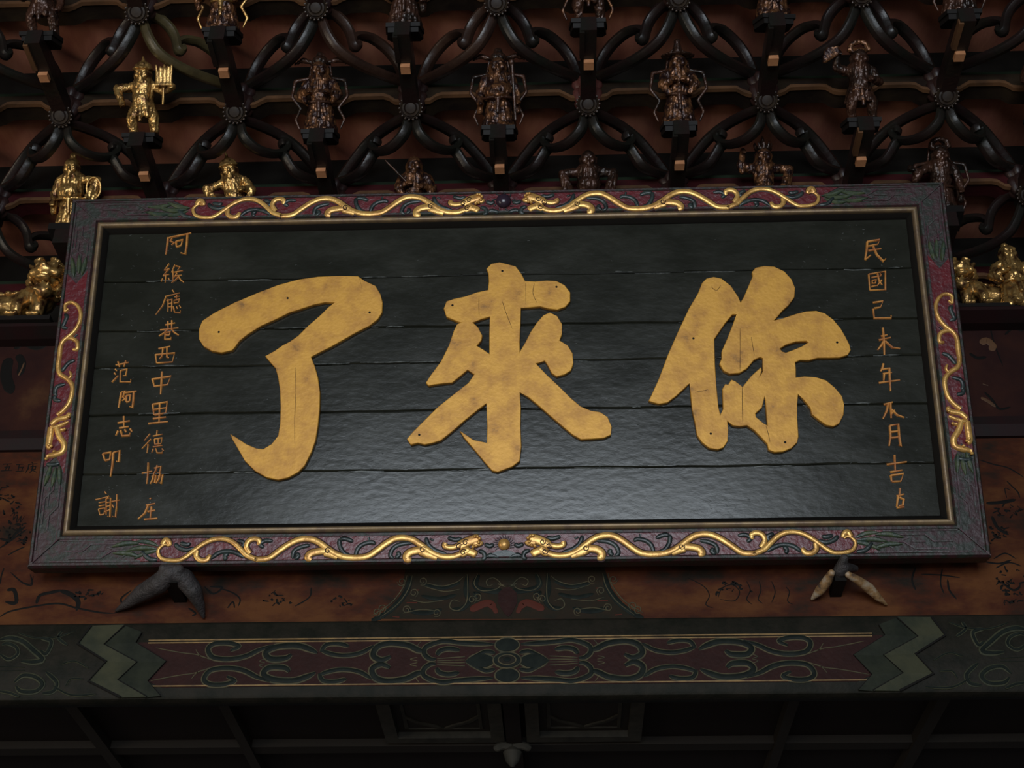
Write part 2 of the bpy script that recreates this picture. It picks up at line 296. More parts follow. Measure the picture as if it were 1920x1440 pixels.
lines = [(E7([(1100, 105), (1120, 160), (1080, 200), (1000, 195), (970, 165), (1010, 130), (1050, 145), (1040, 175), (1010, 165)]), 2), (E7([(1160, 105), (1155, 200), (1165, 270), (1210, 310), (1255, 290), (1240, 250), (1200, 260)]), 2.4),
         (E7([(1180, 120), (1220, 150), (1300, 170), (1390, 150)]), 2), (E7([(1200, 190), (1290, 200), (1400, 170)]), 2), (E7([(1290, 250), (1400, 260), (1480, 240)]), 2), (E7([(1330, 310), (1420, 300), (1520, 320)]), 2),
         (E7([(1470, 105), (1490, 180), (1550, 265), (1650, 340)]), 2.2), (E7([(1500, 105), (1520, 170), (1590, 260), (1700, 330)]), 2.2), (E7([(880, 165), (930, 180), (980, 165)]), 3)] + \
        [(E7(spir(x, y, 26, a0=a)), 2) for x, y, a in ((1100, 235, 0), (1410, 140, 1), (1460, 205, 2), (1500, 300, 3), (1530, 140, 0), (1640, 290, 2), (1670, 310, 1), (1130, 250, 2), (1330, 320, 1))]
tag(arts(lines, 'scroll_line', 'scroll_line', wall, YB, z0=0.0009, mirror=MX), 'pale green painted scroll lines', kind='stuff')
red = [(E7([(1000, 300), (1040, 270), (1100, 290), (1140, 310)]), 16), (E7([(990, 330), (1010, 290), (1030, 260)]), 10), (E7([(1430, 190), (1460, 185)]), 7), (E7([(1440, 260), (1500, 258)]), 8), (E7([(1540, 340), (1580, 335)]), 8)]
arts(red, 'red_orange', 'lotus_petal', wall, YB, z0=0.0006, mirror=MX)['kind'] = 'stuff'
q = [wallpt(*p) for p in E7([(935, 170), (985, 215), (990, 270), (960, 330), (940, 352), (915, 330), (880, 270), (885, 215)])]
MB().prism(q, 0.0004, 0.0016).build('lotus_bud', 'beam_ground', wall, 0)

# --- lower tie beam
tb = empty('painted_tie_beam', (0, YL, 0), UP); tag(tb, 'long painted tie beam with green chevron ends and scrolls under the plaque', 'beam')
pr = [(0.0, 3.094), (-0.006, 3.102), (-0.03, 3.112), (-0.06, 3.116), (-0.10, 3.116), (-0.10, 2.925), (-0.055, 2.905), (-0.02, 2.900), (-0.005, 2.904), (0.0, 2.912)]
b = MB()
for x in (-3.4, 3.4): b.v += [(x, z, n) for n, z in pr]
L = len(pr); b.f = [(i, (i+1) % L, L+(i+1) % L, L+i) for i in range(L)] + [tuple(range(L)), tuple(range(2*L-1, L-1, -1))]
b.build('beam_timber', 'beam_green', tb, 40)
def bp(x, y): return wallpt(x, y, YL)
A6 = lambda pts: [bp(*p) for p in Zm(pts, 0, 1040, 3)]
MXB = bp(951, 1240)[0]
def mir(q): return [(2*MXB-x, z) for x, z in q]
zt, zb2 = 3.045, 2.935
cA = A6([(520, 385), (440, 505), (600, 605), (500, 715), (680, 815)]); cB = A6([(705, 385), (585, 510), (770, 610), (662, 710), (825, 812)]); cC = A6([(800, 440), (765, 500), (935, 605), (832, 715), (905, 800)])
ztop, zbot = 3.093, 2.905
for seq in (cA, cB, cC):
    for i in (0, 4): seq[i] = (seq[i][0], min(max(seq[i][1], zbot), ztop))
gx = cC[2][0]
gp = [cC[0], cC[1], cC[2], cC[3], cC[4]]
ground = [(p[0], min(max(p[1], 2.930), 3.048)) for p in gp]
full = ground + [p for p in reversed(mir(ground))]
poly('maroon_ground', 'beam_ground', tb, full, depth=0.0016, bevel=0.0003)
for f_ in (lambda q: q, mir):
    for s1, s2, mm in ((cA, cB, 'grey_green'), (cB, cC, 'dark_green')):
        mb = MB()
        P1 = f_(s1); P2 = f_(s2)
        sh = lambda p, a: (p[0], p[1])
        n0 = len(mb.v)
        for (x, z) in P1: mb.v += [(x, z, 0.0), (x, z, 0.003)]
        for (x, z) in P2: mb.v += [(x, z, 0.0), (x, z, 0.007)]
        for i in range(4):
            a = i*2; c = 10+i*2
            mb.f += [(a+1, a+3, c+3, c+1), (c, c+1, c+3, c+2), (a, a+2, a+3, a+1)]
        mb.f += [(0, 1, 11, 10), (8, 18, 19, 9)]
        mb.build('chevron_band', mm, tb, 0)
    l = MB()
    for s_, w_ in ((cA, 0.006), (cB, 0.006), (cC, 0.004)): l.stroke(f_(s_), w_, 0.002, 0.005, flat=True, smooth=False, taper=(1, 1))
    l.build('chevron_line', 'ink', tb)
for z in (3.045, 3.052, 2.933):
    MB().box(cC[0][0]+0.02, 2*MXB-cC[0][0]-0.02, z-0.0013, z+0.0016, 0, 0.0035).build('gilt_line', 'gold_line', tb, 0)
# carved scrolls, traced on one quarter and mirrored twice
F7 = lambda pts: Zm(pts, 640, 1040, 3); F8 = lambda pts: Zm(pts, 1280, 1040, 3)
ZC = bp(951, 1240)[1]
quarter = [(F7([(1010, 505), (1100, 500), (1200, 492), (1300, 482), (1390, 512), (1402, 550), (1370, 580), (1335, 583)]), 9), (F7([(1200, 535), (1260, 525), (1310, 535), (1330, 560)]), 9),
           (F7([(1400, 540), (1440, 528), (1500, 500), (1600, 488), (1670, 508), (1692, 555), (1645, 582), (1592, 562)]), 11), (F7([(1690, 500), (1760, 538), (1850, 552), (1930, 542), (1990, 520)]), 8),
           (F7([(1830, 500), (1890, 485), (1960, 490), (1990, 530)]), 8), (F8([(90, 535), (140, 510), (210, 490), (320, 495), (385, 525), (360, 562), (275, 562), (240, 540)]), 11),
           (F8([(340, 485), (420, 510), (500, 545), (590, 560), (690, 548), (718, 500), (680, 470), (600, 468), (540, 488), (590, 512)]), 9), (F7([(1000, 555), (1050, 545), (1090, 560), (1165, 600)]), 8)]
thin = [(F8([(700, 562), (780, 532), (860, 520), (940, 505), (1020, 488)]), 2.2), (F8([(680, 560), (760, 540), (790, 500)]), 2), (F7([(1170, 572), (1240, 575), (1330, 580)]), 2.4), (F7([(1170, 590), (1250, 590), (1330, 592)]), 2.4),
        (F8([(385, 560), (420, 575), (390, 585)]), 2), (F7([(1440, 590), (1480, 580), (1440, 570)]), 2), (F7([(1420, 480), (1440, 510), (1400, 540)]), 2)]
def quad4(b, q, wd, **k):
    for m_ in (lambda p: p, mir):
        a = m_(q); b.stroke(a, wd, **k); b.stroke([(x, 2*ZC-z) for x, z in a], wd, **k)
b1, b2 = MB(), MB()
for pts, wd in quarter:
    q = [bp(*p) for p in pts]; wm = wd*0.00118
    quad4(b2, q, wm*1.55, h=0.002, z0=0.0014, flat=True, taper=(0.3, 0.5)); quad4(b1, q, wm, h=0.0022, z0=0.0026, flat=True, taper=(0.3, 0.5))
for pts, wd in thin: quad4(b2, [bp(*p) for p in pts], wd*0.0012, h=0.002, z0=0.0014, flat=True)
def ov(b, cx, cy, rx, ry, z0, h): x, z = bp(cx, cy); k = 0.00118; b.disc(x, z, rx*k, ry*k*1.15, z0, h, dome=0.15)
for cx, cy, rx, ry in ((951, 1210, 24, 13), (951, 1267, 24, 13), (1000, 1240, 27, 13), (902, 1240, 27, 13)):
    ov(b2, cx, cy, rx+3, ry+3, 0.0014, 0.002); ov(b1, cx, cy, rx, ry, 0.0026, 0.0022)
tag(b2.build('scroll_outline', 'scroll_line', tb), 'pale outlines of carved scrolls', kind='stuff'); tag(b1.build('scroll', 'scroll_dark', tb), 'dark green carved scrolls', kind='stuff')
for rx, ry, mm, z in ((31, 17, 'scroll_line', 0.003), (28, 14.5, 'scroll_dark', 0.0042), (20, 10.5, 'scroll_line', 0.0054), (17, 8.5, 'beam_green', 0.0066), (8, 4.5, 'scroll_dark', 0.0078)):
    b = MB(); ov(b, 951, 1239, rx, ry, z, 0.0025); b.build('medallion_ring', mm, tb)
# scrolled ends beyond the chevrons
es = [([(0, 480), (60, 470), (130, 490), (190, 540), (240, 590), (190, 605), (120, 600)], 9), ([(0, 560), (50, 590), (100, 560), (90, 520), (40, 500), (10, 510)], 6), ([(80, 720), (130, 680), (200, 690), (240, 730), (200, 770), (120, 770), (90, 740)], 8), ([(260, 660), (320, 720), (300, 770), (240, 780)], 7),
      ([(230, 470), (290, 490), (260, 560), (230, 540)], 7), ([(350, 430), (330, 470), (380, 510)], 5), ([(0, 630), (140, 635)], 3), ([(0, 655), (140, 652)], 3), ([(300, 740), (400, 790), (540, 785)], 4), ([(100, 440), (200, 470), (320, 465), (420, 430)], 3), ([(0, 770), (60, 780), (110, 800)], 5), ([(340, 620), (420, 600), (500, 640)], 3), ([(370, 740), (400, 700), (470, 700)], 3), ([(-120, 470), (-60, 500), (-100, 560), (-160, 540)], 9), ([(-200, 640), (-120, 660), (-60, 720), (-140, 770)], 9)]
b1, b2 = MB(), MB()
for pts, wd in es:
    for m_ in (lambda p: p, mir):
        q = m_(A6(pts)); b2.stroke(q, wd*0.00125*1.5, 0.0025, 0.0, flat=True, taper=(0.4, 0.4)); b1.stroke(q, wd*0.00125*0.8, 0.003, 0.001, flat=True, taper=(0.4, 0.4))
b2.build('end_scroll_outline', 'grey_green', tb)['kind'] = 'stuff'; b1.build('end_scroll', 'scroll_dark', tb)['kind'] = 'stuff'

# --- ceiling of the bay behind the beam
ZCE = 3.0
o = MB().box(-3.5, 3.5, 0.1, 4.0, ZCE, ZCE+0.04).build('ceiling', 'ceiling', None, 0); tag(o, 'dark timber ceiling behind the tie beam', 'ceiling', kind='structure')
def cz(x, y, Z=ZCE-0.02): p = onZ(x, y, Z); return (p.x, p.y)
for i, (x, wd) in enumerate(((150, 26), (432, 22), (960, 34), (1478, 22), (1750, 26))):
    X = cz(x, 1340)[0]; w2 = wd*0.0006
    MB().box(X-w2, X+w2, 0.13, 3.9, ZCE-0.03, ZCE).build('joist', 'ceiling_frame' if x != 960 else 'ceiling', o, 0)
yy = cz(960, 1396)[1]
MB().box(-3.4, 3.4, yy, yy+0.05, ZCE-0.022, ZCE).build('cross_batten', 'ceiling_frame', o, 0)
for xa, xb in ((712, 942), (985, 1206)):
    x0, x1 = cz(xa, 1345)[0], cz(xb, 1345)[0]; y1 = cz(960, 1388)[1]; y0 = y1-0.42
    pn = tag(empty('ceiling_panel', ((x0+x1)/2, (y0+y1)/2, ZCE)), 'framed ceiling panel with pale border beside the centre joist', 'panel', 'framed ceiling panels'); wv, hv = (x1-x0)/2, (y1-y0)/2
    for a0, a1, b0, b3 in ((-wv, -wv+0.035, -hv, hv), (wv-0.035, wv, -hv, hv), (-wv+0.035, wv-0.035, -hv, -hv+0.035), (-wv+0.035, wv-0.035, hv-0.035, hv)):
        MB().box(a0, a1, b0, b3, -0.026, 0).build('frame_batten', 'ceiling_pale', pn, 0)
    MB().box(-wv+0.035, wv-0.035, -hv+0.035, hv-0.035, -0.008, 0).build('panel_board', 'ceiling_frame', pn, 0)
    b = MB(); e = wv-0.06; f2 = hv-0.06
    for s in ([(-e, -f2), (-e, f2), (e, f2), (e, -f2), (-e, -f2)],): b.stroke(s, 0.012, 0.004, 0, flat=True, smooth=False, taper=(1, 1))
    for sx in (-1, 1):
        for sy in (-1, 1): b.stroke([(sx*e, sy*(f2-0.09)), (sx*(e-0.03), sy*(f2-0.05)), (sx*(e-0.06), sy*(f2-0.03)), (sx*(e-0.1), sy*f2)], 0.014, 0.005, 0, flat=True)
    ob = b.build('corner_carving', 'ceiling_pale', pn, 0); ob.rotation_euler = (math.pi, 0, 0); ob.location = (0, 0, -0.008)
po = onZ(961, 1418, ZCE-0.06)
og_ = tag(empty('hanging_ornament', (po.x, po.y, ZCE)), 'small pale carved drop with side leaves on the dark ceiling', 'ornament')
MB().lathe([(0.008, 0), (0.02, -0.012), (0.012, -0.03), (0.026, -0.05), (0.018, -0.075), (0.004, -0.09)], n=12).build('drop', 'ceiling_pale', og_)
for s in (-1, 1): ob = MB().stroke([(0, 0), (s*0.025, 0.006), (s*0.05, -0.004)], 0.022, 0.008).build('side_leaf', 'ceiling_pale', og_); ob.rotation_euler = (UP, 0, 0); ob.location = (0, -0.01, -0.04)

# ================================================================== BRACKET LATTICE
P, D, HH, X0 = 0.527, 0.235, 0.178, -0.02
def Yk(k): return 0.10 - D*k
def Bz(k): return 4.490 + HH*k
def Mz(k): return 4.610 + HH*k
def Xn(k, i): return X0 + P*(i + (0.5 if k % 2 else 0.0))
UPARM = dict(low=[(.0, -4), (.087, -24), (.196, -36), (.348, -37), (.52, -31), (.74, -18), (.91, -6), (1.0, 1)],
             l1=[(.0, 18), (.12, 27), (.24, 25), (.315, 16), (.352, 4), (.375, -5), (.41, -5), (.425, 2), (.405, 6)],
             l2=[(.36, 8), (.40, 18), (.47, 28), (.587, 38), (.74, 39), (.86, 31), (.935, 17), (.985, -3)])
DNARM = dict(low=[(.0, 2), (.10, 10), (.217, 17), (.413, 25), (.61, 26), (.78, 18), (.935, 6), (1.0, 0)],
             l1=[(.0, -8), (.055, -26), (.196, -31), (.35, -22), (.47, -6), (.52, 9), (.51, 18), (.46, 15), (.47, 8)],
             l2=[(.46, -8), (.51, -8), (.565, -15), (.65, -23), (.78, -19), (.91, -9), (1.0, -1)])
def arm(parent, k, sgn, mname, style):
    """openwork arm from the boss of tier k down and back to the node of tier k-1, a board standing at 45 degrees in plan"""
    dx, dy, dz = sgn*(P/2-0.032), D-0.026, Mz(k-1)-Bz(k)
    Lh = math.hypot(dx, dy); b = MB(); K = 0.00205
    for key in ('low', 'l1', 'l2'):
        pts = [(t*Lh, t*dz + wv*K) for t, wv in style[key]]
        b.stroke(pts, 0.025 if key == 'low' else 0.024, 0.019, 0.0, n=5, taper=(0.9, 0.55 if key == 'l1' else 0.9))
    # second face so that the board is rounded on both sides
    n = len(b.v); m2 = MB()
    m2.v = [(x, y, z) for x, y, z in b.v] + [(x, y, -z) for x, y, z in b.v]; m2.f = list(b.f) + [tuple(n+i for i in reversed(f)) for f in b.f]
    ob = m2.build('arm', mname, parent, 50)
    ob.rotation_euler = Matrix(((dx/Lh, 0, dy/Lh), (dy/Lh, 0, -dx/Lh), (0, 1, 0))).to_euler()
    ob.location = (sgn*0.010, 0.006, Bz(k)-Mz(k)+0.005)
    return ob
capmesh = None
FIG = {(0, -2): 'the gilt warrior with the tufted banner', (0, -1): 'the robed figurine with winged hat and looping scarves', (0, 0): 'the stout round-bellied figurine', (0, 1): 'the figurine in a tall broad-brimmed hat', (0, 2): 'the striding figurine with a gilt fan', (0, 3): 'the figurine in gilt flowered hat', (0, -3): 'the cut-off gilt figurine',
       (1, -3): 'the very dark figurine on a tall block', (1, -2): 'the figurine with a curling gilt ribbon', (1, -1): 'the robed figurine on a wide rock', (1, 0): 'the figurine with two gilt-tipped ribbons', (1, 1): 'the leaning figurine in a pleated skirt', (1, 2): 'the figurine in crossed scarves'}
LOWF = {-3: 'gilt bare-bellied figurine', -2: 'gilt leaning figurine in pleated skirt', -1: 'bronze figurine with a sword', 0: 'broad-shouldered figurine with a halo', 1: 'bronze figurine with one raised arm', 2: 'figurine in a ribbed cap'}
def bracket(k, i):
    x = Xn(k, i)
    lab = {2: 'carved bracket in the uppermost row, arms notched on their upper edge', 1: 'carved bracket in the middle row with smooth upper arm edges', 0: 'carved bracket in the lowest row, just above the plaque'}[k]
    grp = {2: 'brackets of the uppermost row', 1: 'brackets of the middle row', 0: 'brackets of the lowest row'}[k]
    special = (k == 2 and i == -2)
    if special: lab = 'carved bracket in the uppermost row with one glossy olive arm'
    e = tag(empty('bracket', (x, Yk(k), Mz(k))), lab, 'bracket', None if special else grp)
    pink = (k == 1 and i == 0)
    if (k, i) in FIG and not special: e['label'] = ('carved middle-row bracket carrying ' if k == 1 else 'carved low bracket above the plaque carrying ')+FIG[(k, i)]
    if (k, i) == (1, -4): e['label'] = 'carved middle-row bracket outside the very dark figurine'
    if (k, i) == (1, 3): e['label'] = 'carved middle-row bracket past the figurine in crossed scarves'
    if k == 2 and not special and (0, i) in FIG: e['label'] = 'carved uppermost bracket over '+FIG[(0, i)]
    if pink: e['label'] = 'carved middle-row bracket with a worn pinkish lobed capital block'
    MB().lathe([(0.020, -0.10), (0.034, -0.085), (0.043, -0.06), (0.044, -0.045), (0.037, -0.032), (0.046, -0.02), (0.045, -0.004), (0.026, 0.004)], n=40, lobes=8, amp=0.16).build('capital_block', 'cap_pink' if pink else 'cap', e, 50)
    bs = MB().lathe([(0.030, -0.03), (0.033, 0.002), (0.030, 0.006), (0.0265, 0.003), (0.025, 0.008), (0.020, 0.009), (0.018, 0.006), (0.015, 0.010), (0.006, 0.011)], n=28).build('boss', 'boss', e, 40)
    bs.rotation_euler = (rad(135), 0, 0); bs.location = (0, -0.035, -0.118)
    pe = MB()
    for j in range(18): a = 2*math.pi*j/18; pe.ball((0.034*math.cos(a), 0.034*math.sin(a), 0.002), 0.0040, 6, 4)
    pe.build('pearl_ring', 'pearl_gilt', bs)['kind'] = 'stuff'
    if k >= 1 or i in (-2, -3, 2, 3, 4):
        st = DNARM if k == 1 else UPARM
        mr = 'wood_arm'; ml = 'wood_arm'
        if special: mr = 'olive'
        if k == 2 and i == -1: mr = 'brown_arm'
        if k == 2 and i == 0: ml = 'brown_arm'
        oa = arm(e, k, 1, mr, st)
        if special: oa['label'] = 'glossy olive openwork arm'
        arm(e, k, -1, ml, st)
    # forward arm that carries a figurine, with its pale end-grain block
    fa = MB().box(-0.022, 0.022, -0.315, 0.03, -0.115, -0.06)
    fa.build('forward_arm', 'wood_arm', e, 0)
    MB().box(-0.026, -0.012, -0.31, -0.215, -0.121, -0.1).build('arm_fillet', 'beam_edge' if i in (-3, 2) else 'wood_arm', e, 0)
    MB().box(-0.014, 0.014, -0.207, -0.179, -0.129, -0.115).build('gilt_block', 'gilt_block', e, 0)
    return e
for k, rng in ((2, range(-3, 4)), (1, range(-4, 4)), (0, range(-3, 4))):
    for i in rng: bracket(k, i)
# tie beams with cusped lower edge, infill boards and dark soffits, one set for each tier
for k in range(-1, 4):
    y, z = Yk(k), Mz(k)
    nm = {-1: 'lowest, behind the plaque', 0: 'just above the plaque', 1: 'through the middle row of brackets', 2: 'through the uppermost row of brackets', 3: 'high above the uppermost brackets', 4: 'topmost'}[k]
    if True:
        b = MB(); N = 384; edge = MB()
        for j in range(N+1):
            x = -3.4+6.8*j/N; u = ((x-Xn(k, 0))/(P/2)) % 1.0
            t = 1.0 if 0.32 < u < 0.68 else (0.5-0.5*math.cos(math.pi*(u-0.18)/0.14) if 0.18 < u <= 0.32 else (0.5-0.5*math.cos(math.pi*(0.82-u)/0.14) if 0.68 <= u < 0.82 else 0.0))
            zl = -0.070+0.026*t
            b.v += [(x, -0.012, zl), (x, -0.012, -0.005), (x, 0.05, -0.005), (x, 0.05, zl)]
            edge.v += [(x, -0.018, zl-0.002), (x, -0.018, zl+0.010), (x, -0.010, zl+0.012), (x, -0.006, zl-0.004)]
        for q in (b, edge):
            for j in range(N):
                a = j*4; q.f += [(a+m, a+(m+1) % 4, a+4+(m+1) % 4, a+4+m) for m in range(4)]
            q.f += [(0, 1, 2, 3), (4*N+3, 4*N+2, 4*N+1, 4*N)]
        tbm = b.build('cusped_tie_beam', 'beam_red' if k <= 0 else 'beam_dark', None, 40, loc=(0, y, z)); tag(tbm, 'dark tie beam with cusped lower edge, '+nm, 'beam')
        edge.build('lower_edge', 'beam_edge', tbm, 40)
        MB().box(-3.4, 3.4, -0.006, 0.05, -0.005, 0.012).build('top_fillet', 'green_strip', tbm, 0)
    if k > -1:
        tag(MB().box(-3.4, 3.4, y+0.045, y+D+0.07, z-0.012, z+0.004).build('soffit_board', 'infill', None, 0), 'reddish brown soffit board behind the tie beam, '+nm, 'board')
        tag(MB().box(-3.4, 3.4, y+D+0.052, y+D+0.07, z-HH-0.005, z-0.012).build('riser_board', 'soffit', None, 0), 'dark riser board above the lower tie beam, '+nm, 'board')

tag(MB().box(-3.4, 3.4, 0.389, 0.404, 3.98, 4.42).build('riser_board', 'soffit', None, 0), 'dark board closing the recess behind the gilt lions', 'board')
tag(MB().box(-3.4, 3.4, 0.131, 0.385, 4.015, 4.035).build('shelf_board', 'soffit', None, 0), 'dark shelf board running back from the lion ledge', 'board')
# ================================================================== CARVED FIGURES
def cap_pts(bm, a, b, ra, rb, seg=10):
    a, b = Vector(a), Vector(b); d = b-a; L = d.length
    bmesh.ops.create_icosphere(bm, subdivisions=2, radius=ra, matrix=Matrix.Translation(a))
    bmesh.ops.create_icosphere(bm, subdivisions=2, radius=rb, matrix=Matrix.Translation(b))
    if L > 1e-5: bmesh.ops.create_cone(bm, cap_ends=True, segments=seg, radius1=ra, radius2=rb, depth=L, matrix=Matrix.Translation((a+b)/2) @ d.to_track_quat('Z', 'Y').to_matrix().to_4x4())
def ell(bm, c, r, rot=(0, 0, 0)):
    from mathutils import Euler
    bmesh.ops.create_icosphere(bm, subdivisions=2, radius=1.0, matrix=Matrix.Translation(c) @ Euler(rot).to_matrix().to_4x4() @ Matrix.Diagonal((*r, 1)))
def chain(bm, pts, rads):
    for i in range(len(pts)-1): cap_pts(bm, pts[i], pts[i+1], rads[i], rads[i+1])
def fused(name, bm, m, parent, voxel=0.0042, smooth=3, carve=0.0, zface=9.9):
    me = bpy.data.meshes.new('tmp'); bm.to_mesh(me); bm.free(); t = bpy.data.objects.new('tmp', me); COL.objects.link(t)
    md = t.modifiers.new('r', 'REMESH'); md.mode = 'VOXEL'; md.voxel_size = voxel
    sm = t.modifiers.new('s', 'SMOOTH'); sm.iterations = smooth; sm.factor = 0.5
    bpy.context.view_layer.update()
    r = bpy.data.meshes.new_from_object(t.evaluated_get(bpy.context.evaluated_depsgraph_get())); bpy.data.objects.remove(t); bpy.data.meshes.remove(me)
    if carve:
        from mathutils import noise
        sd = Vector((random.uniform(0, 9), random.uniform(0, 9), 0))
        nrm = [v.normal.copy() for v in r.vertices]; cos = [v.co.copy() for v in r.vertices]; flat_ = []
        for c, nv in zip(cos, nrm):
            k_ = 0.25 if (c.z > zface and c.y < -0.01) else 1.0
            q = Vector((c.x*95, c.y*70, c.z*22))+sd*5; h = 1-2*abs(noise.noise(q)); h2 = noise.noise(Vector((c.x*150, c.y*150, c.z*150))+sd)
            flat_.extend(c + nv*(carve*k_*(h*0.9-0.45+0.5*h2)))
        r.vertices.foreach_set('co', flat_); r.update()
    r.name = name; r.materials.clear(); r.materials.append(MATS[m]); r.polygons.foreach_set('use_smooth', [True]*len(r.polygons))
    o = bpy.data.objects.new(name, r); COL.objects.link(o); o.parent = parent; return o
def figure(loc, label, m, robe=True, hat='crown', la='bent', ra='bent', scarf=False, halo=False, belly=0.0, turn=0.0, lean=0.0, item=None, base=True, flip=1, s=1.0, group=None, m2=None, tilt=30):
    """carved wooden figurine about 0.27 m tall, facing -Y; units below are metres before scale s"""
    e = tag(empty('figurine', loc), label, 'figurine', group); e.rotation_euler = (rad(tilt), rad(lean), rad(turn)); s *= 0.84 if tilt else 1.0; e.scale = (s*flip, s, s)
    m2 = m2 or m; H0 = len(bpy.data.objects)
    B = bmesh.new()
    # torso, neck, head with face
    chain(B, [(0, 0, .105), (0, -.003, .15), (0, 0, .185)], [.034, .036+belly*.4, .040]); ell(B, (0, -.016-belly*.5, .128), (.034+belly, .028+belly, .036))
    cap_pts(B, (-.036, 0, .182), (.036, 0, .182), .019, .019); cap_pts(B, (0, -.004, .19), (0, -.008, .208), .014, .013)
    ell(B, (0, -.014, .226), (.028, .029, .033)); ell(B, (0, -.043, .219), (.0055, .008, .009)); ell(B, (-.011, -.037, .231), (.010, .006, .0045)); ell(B, (.011, -.037, .231), (.010, .006, .0045))
    ell(B, (0, -.037, .204), (.011, .009, .006)); ell(B, (0, -.034, .196), (.010, .010, .008)); ell(B, (-.029, -.010, .222), (.005, .007, .012)); ell(B, (.029, -.010, .222), (.005, .007, .012)); ell(B, (-.016, -.034, .214), (.008, .007, .008)); ell(B, (.016, -.034, .214), (.008, .007, .008))
    if robe:
        for j in range(11):                                     # fluted skirt
            a = math.pi*(j/10*1.3-0.15); x, y = math.cos(a), -math.sin(a)
            cap_pts(B, (x*.024, y*.020, .115), (x*.050, y*.036, .012), .013, .0115)
        cap_pts(B, (0, 0, .11), (0, 0, .02), .028, .04); ell(B, (-.020, -.044, .006), (.014, .020, .009)); ell(B, (.022, -.044, .006), (.014, .020, .009))
    else:
        chain(B, [(-.018, 0, .11), (-.034, -.022, .062), (-.030, -.004, .012)], [.025, .019, .014]); chain(B, [(.018, 0, .11), (.040, -.012, .064), (.042, .004, .012)], [.025, .019, .014])
        ell(B, (-.030, -.018, .006), (.014, .024, .009)); ell(B, (.043, -.012, .006), (.014, .024, .009))
        for j in range(7): a = math.pi*j/6; cap_pts(B, (math.cos(a)*.030, -math.sin(a)*.028, .115), (math.cos(a)*.046, -math.sin(a)*.040, .07), .012, .010)
    for sg, mode in ((-1, la), (1, ra)):
        S = (sg*.045, 0, .180)
        E_, H_ = {'bent': ((sg*.066, -.012, .138), (sg*.030, -.048, .140)), 'up': ((sg*.080, -.006, .196), (sg*.074, -.026, .240)), 'akimbo': ((sg*.092, -.004, .176), (sg*.066, -.030, .112)),
                  'down': ((sg*.064, -.002, .135), (sg*.066, -.024, .090)), 'front': ((sg*.058, -.030, .140), (sg*.014, -.060, .152)), 'out': ((sg*.076, -.010, .160), (sg*.110, -.028, .172))}[mode]
        chain(B, [S, E_, H_], [.017, .0145, .0105]); ell(B, H_, (.012, .012, .012))
        for j in range(4): cap_pts(B, (H_[0]+sg*(.004*j-.006), H_[1]-.006, H_[2]), (H_[0]+sg*(.004*j-.010), H_[1]-.016, H_[2]-.008), .0035, .0028)
        if robe:
            chain(B, [E_, ((E_[0]+H_[0])/2, H_[1]*.6, min(E_[2], H_[2])-.030)], [.016, .010])
    body = fused('body', B, m, e, 0.0034, 2, carve=0.0046, zface=.198)
    B = bmesh.new()
    if hat == 'crown':
        ell(B, (0, -.008, .246), (.025, .025, .010))
        for j in range(7): a = math.pi*(j/6*1.2-0.1); cap_pts(B, (.022*math.cos(a), -.008-.020*math.sin(a), .248), (.026*math.cos(a), -.008-.024*math.sin(a), .264), .006, .003)
        cap_pts(B, (0, -.008, .25), (0, -.006, .284), .012, .005)
    elif hat == 'wings':
        ell(B, (0, -.006, .252), (.024, .024, .018)); ell(B, (0, .004, .272), (.014, .014, .014))
        for sg in (-1, 1): chain(B, [(sg*.02, 0, .252), (sg*.05, .004, .262), (sg*.074, .006, .252)], [.006, .008, .004])
    elif hat == 'helm':
        ell(B, (0, -.006, .246), (.027, .028, .020)); cap_pts(B, (0, -.006, .262), (0, -.004, .282), .007, .003); ell(B, (0, -.010, .240), (.031, .032, .006))
    elif hat == 'broad':
        ell(B, (0, -.006, .246), (.050, .040, .007)); cap_pts(B, (0, -.006, .25), (0, -.004, .285), .016, .009); ell(B, (0, -.004, .288), (.010, .010, .010))
    elif hat == 'bun':
        ell(B, (0, -.002, .243), (.022, .024, .014)); ell(B, (0, .0, .264), (.011, .011, .012))
    elif hat == 'flower':
        ell(B, (0, -.004, .246), (.026, .025, .012))
        for j in range(9): a = math.pi*j/8; ell(B, (.026*math.cos(a), -.010, .252+.022*math.sin(a)), (.008, .008, .008))
    bmesh.ops.scale(B, vec=(1.22, 1.22, 1.22), verts=B.verts, space=Matrix.Translation((0, 0.01, -.236)))
    fused('headdress', B, m2, e, 0.0034, 2, carve=0.003)
    B = bmesh.new()
    for j in range(14): a = 2*math.pi*j/14; b_ = 2*math.pi*(j+1)/14; r1, r2 = .040+belly, .033+belly*.8; cap_pts(B, (r1*math.cos(a), r2*math.sin(a)-.004, .106), (r1*math.cos(b_), r2*math.sin(b_)-.004, .106), .006, .006)
    cap_pts(B, (0, -.036-belly*.6, .104), (.002, -.046-belly*.3, .050), .010, .007)
    fused('belt', B, m2, e, 0.0036, 2)
    if scarf:
        B = bmesh.new()
        for sg in (-1, 1): chain(B, [(sg*.04, .006, .20), (sg*.088, .0, .19), (sg*.098, -.010, .13), (sg*.066, -.012, .088), (sg*.086, -.004, .05), (sg*.072, -.006, .016)], [.007, .007, .006, .006, .0055, .004])
        chain(B, [(-.04, .01, .20), (-.03, .016, .262), (0, .018, .292), (.03, .016, .262), (.04, .01, .20)], [.005]*5)
        fused('scarf', B, m2, e, 0.0036, 2)
    if halo:
        MB().disc(0, 0, .070, .070, 0, .008, dome=0.3).build('halo', 'statue_base', e).rotation_euler = (UP, 0, 0); e.children[-1].location = (0, .028, .235)
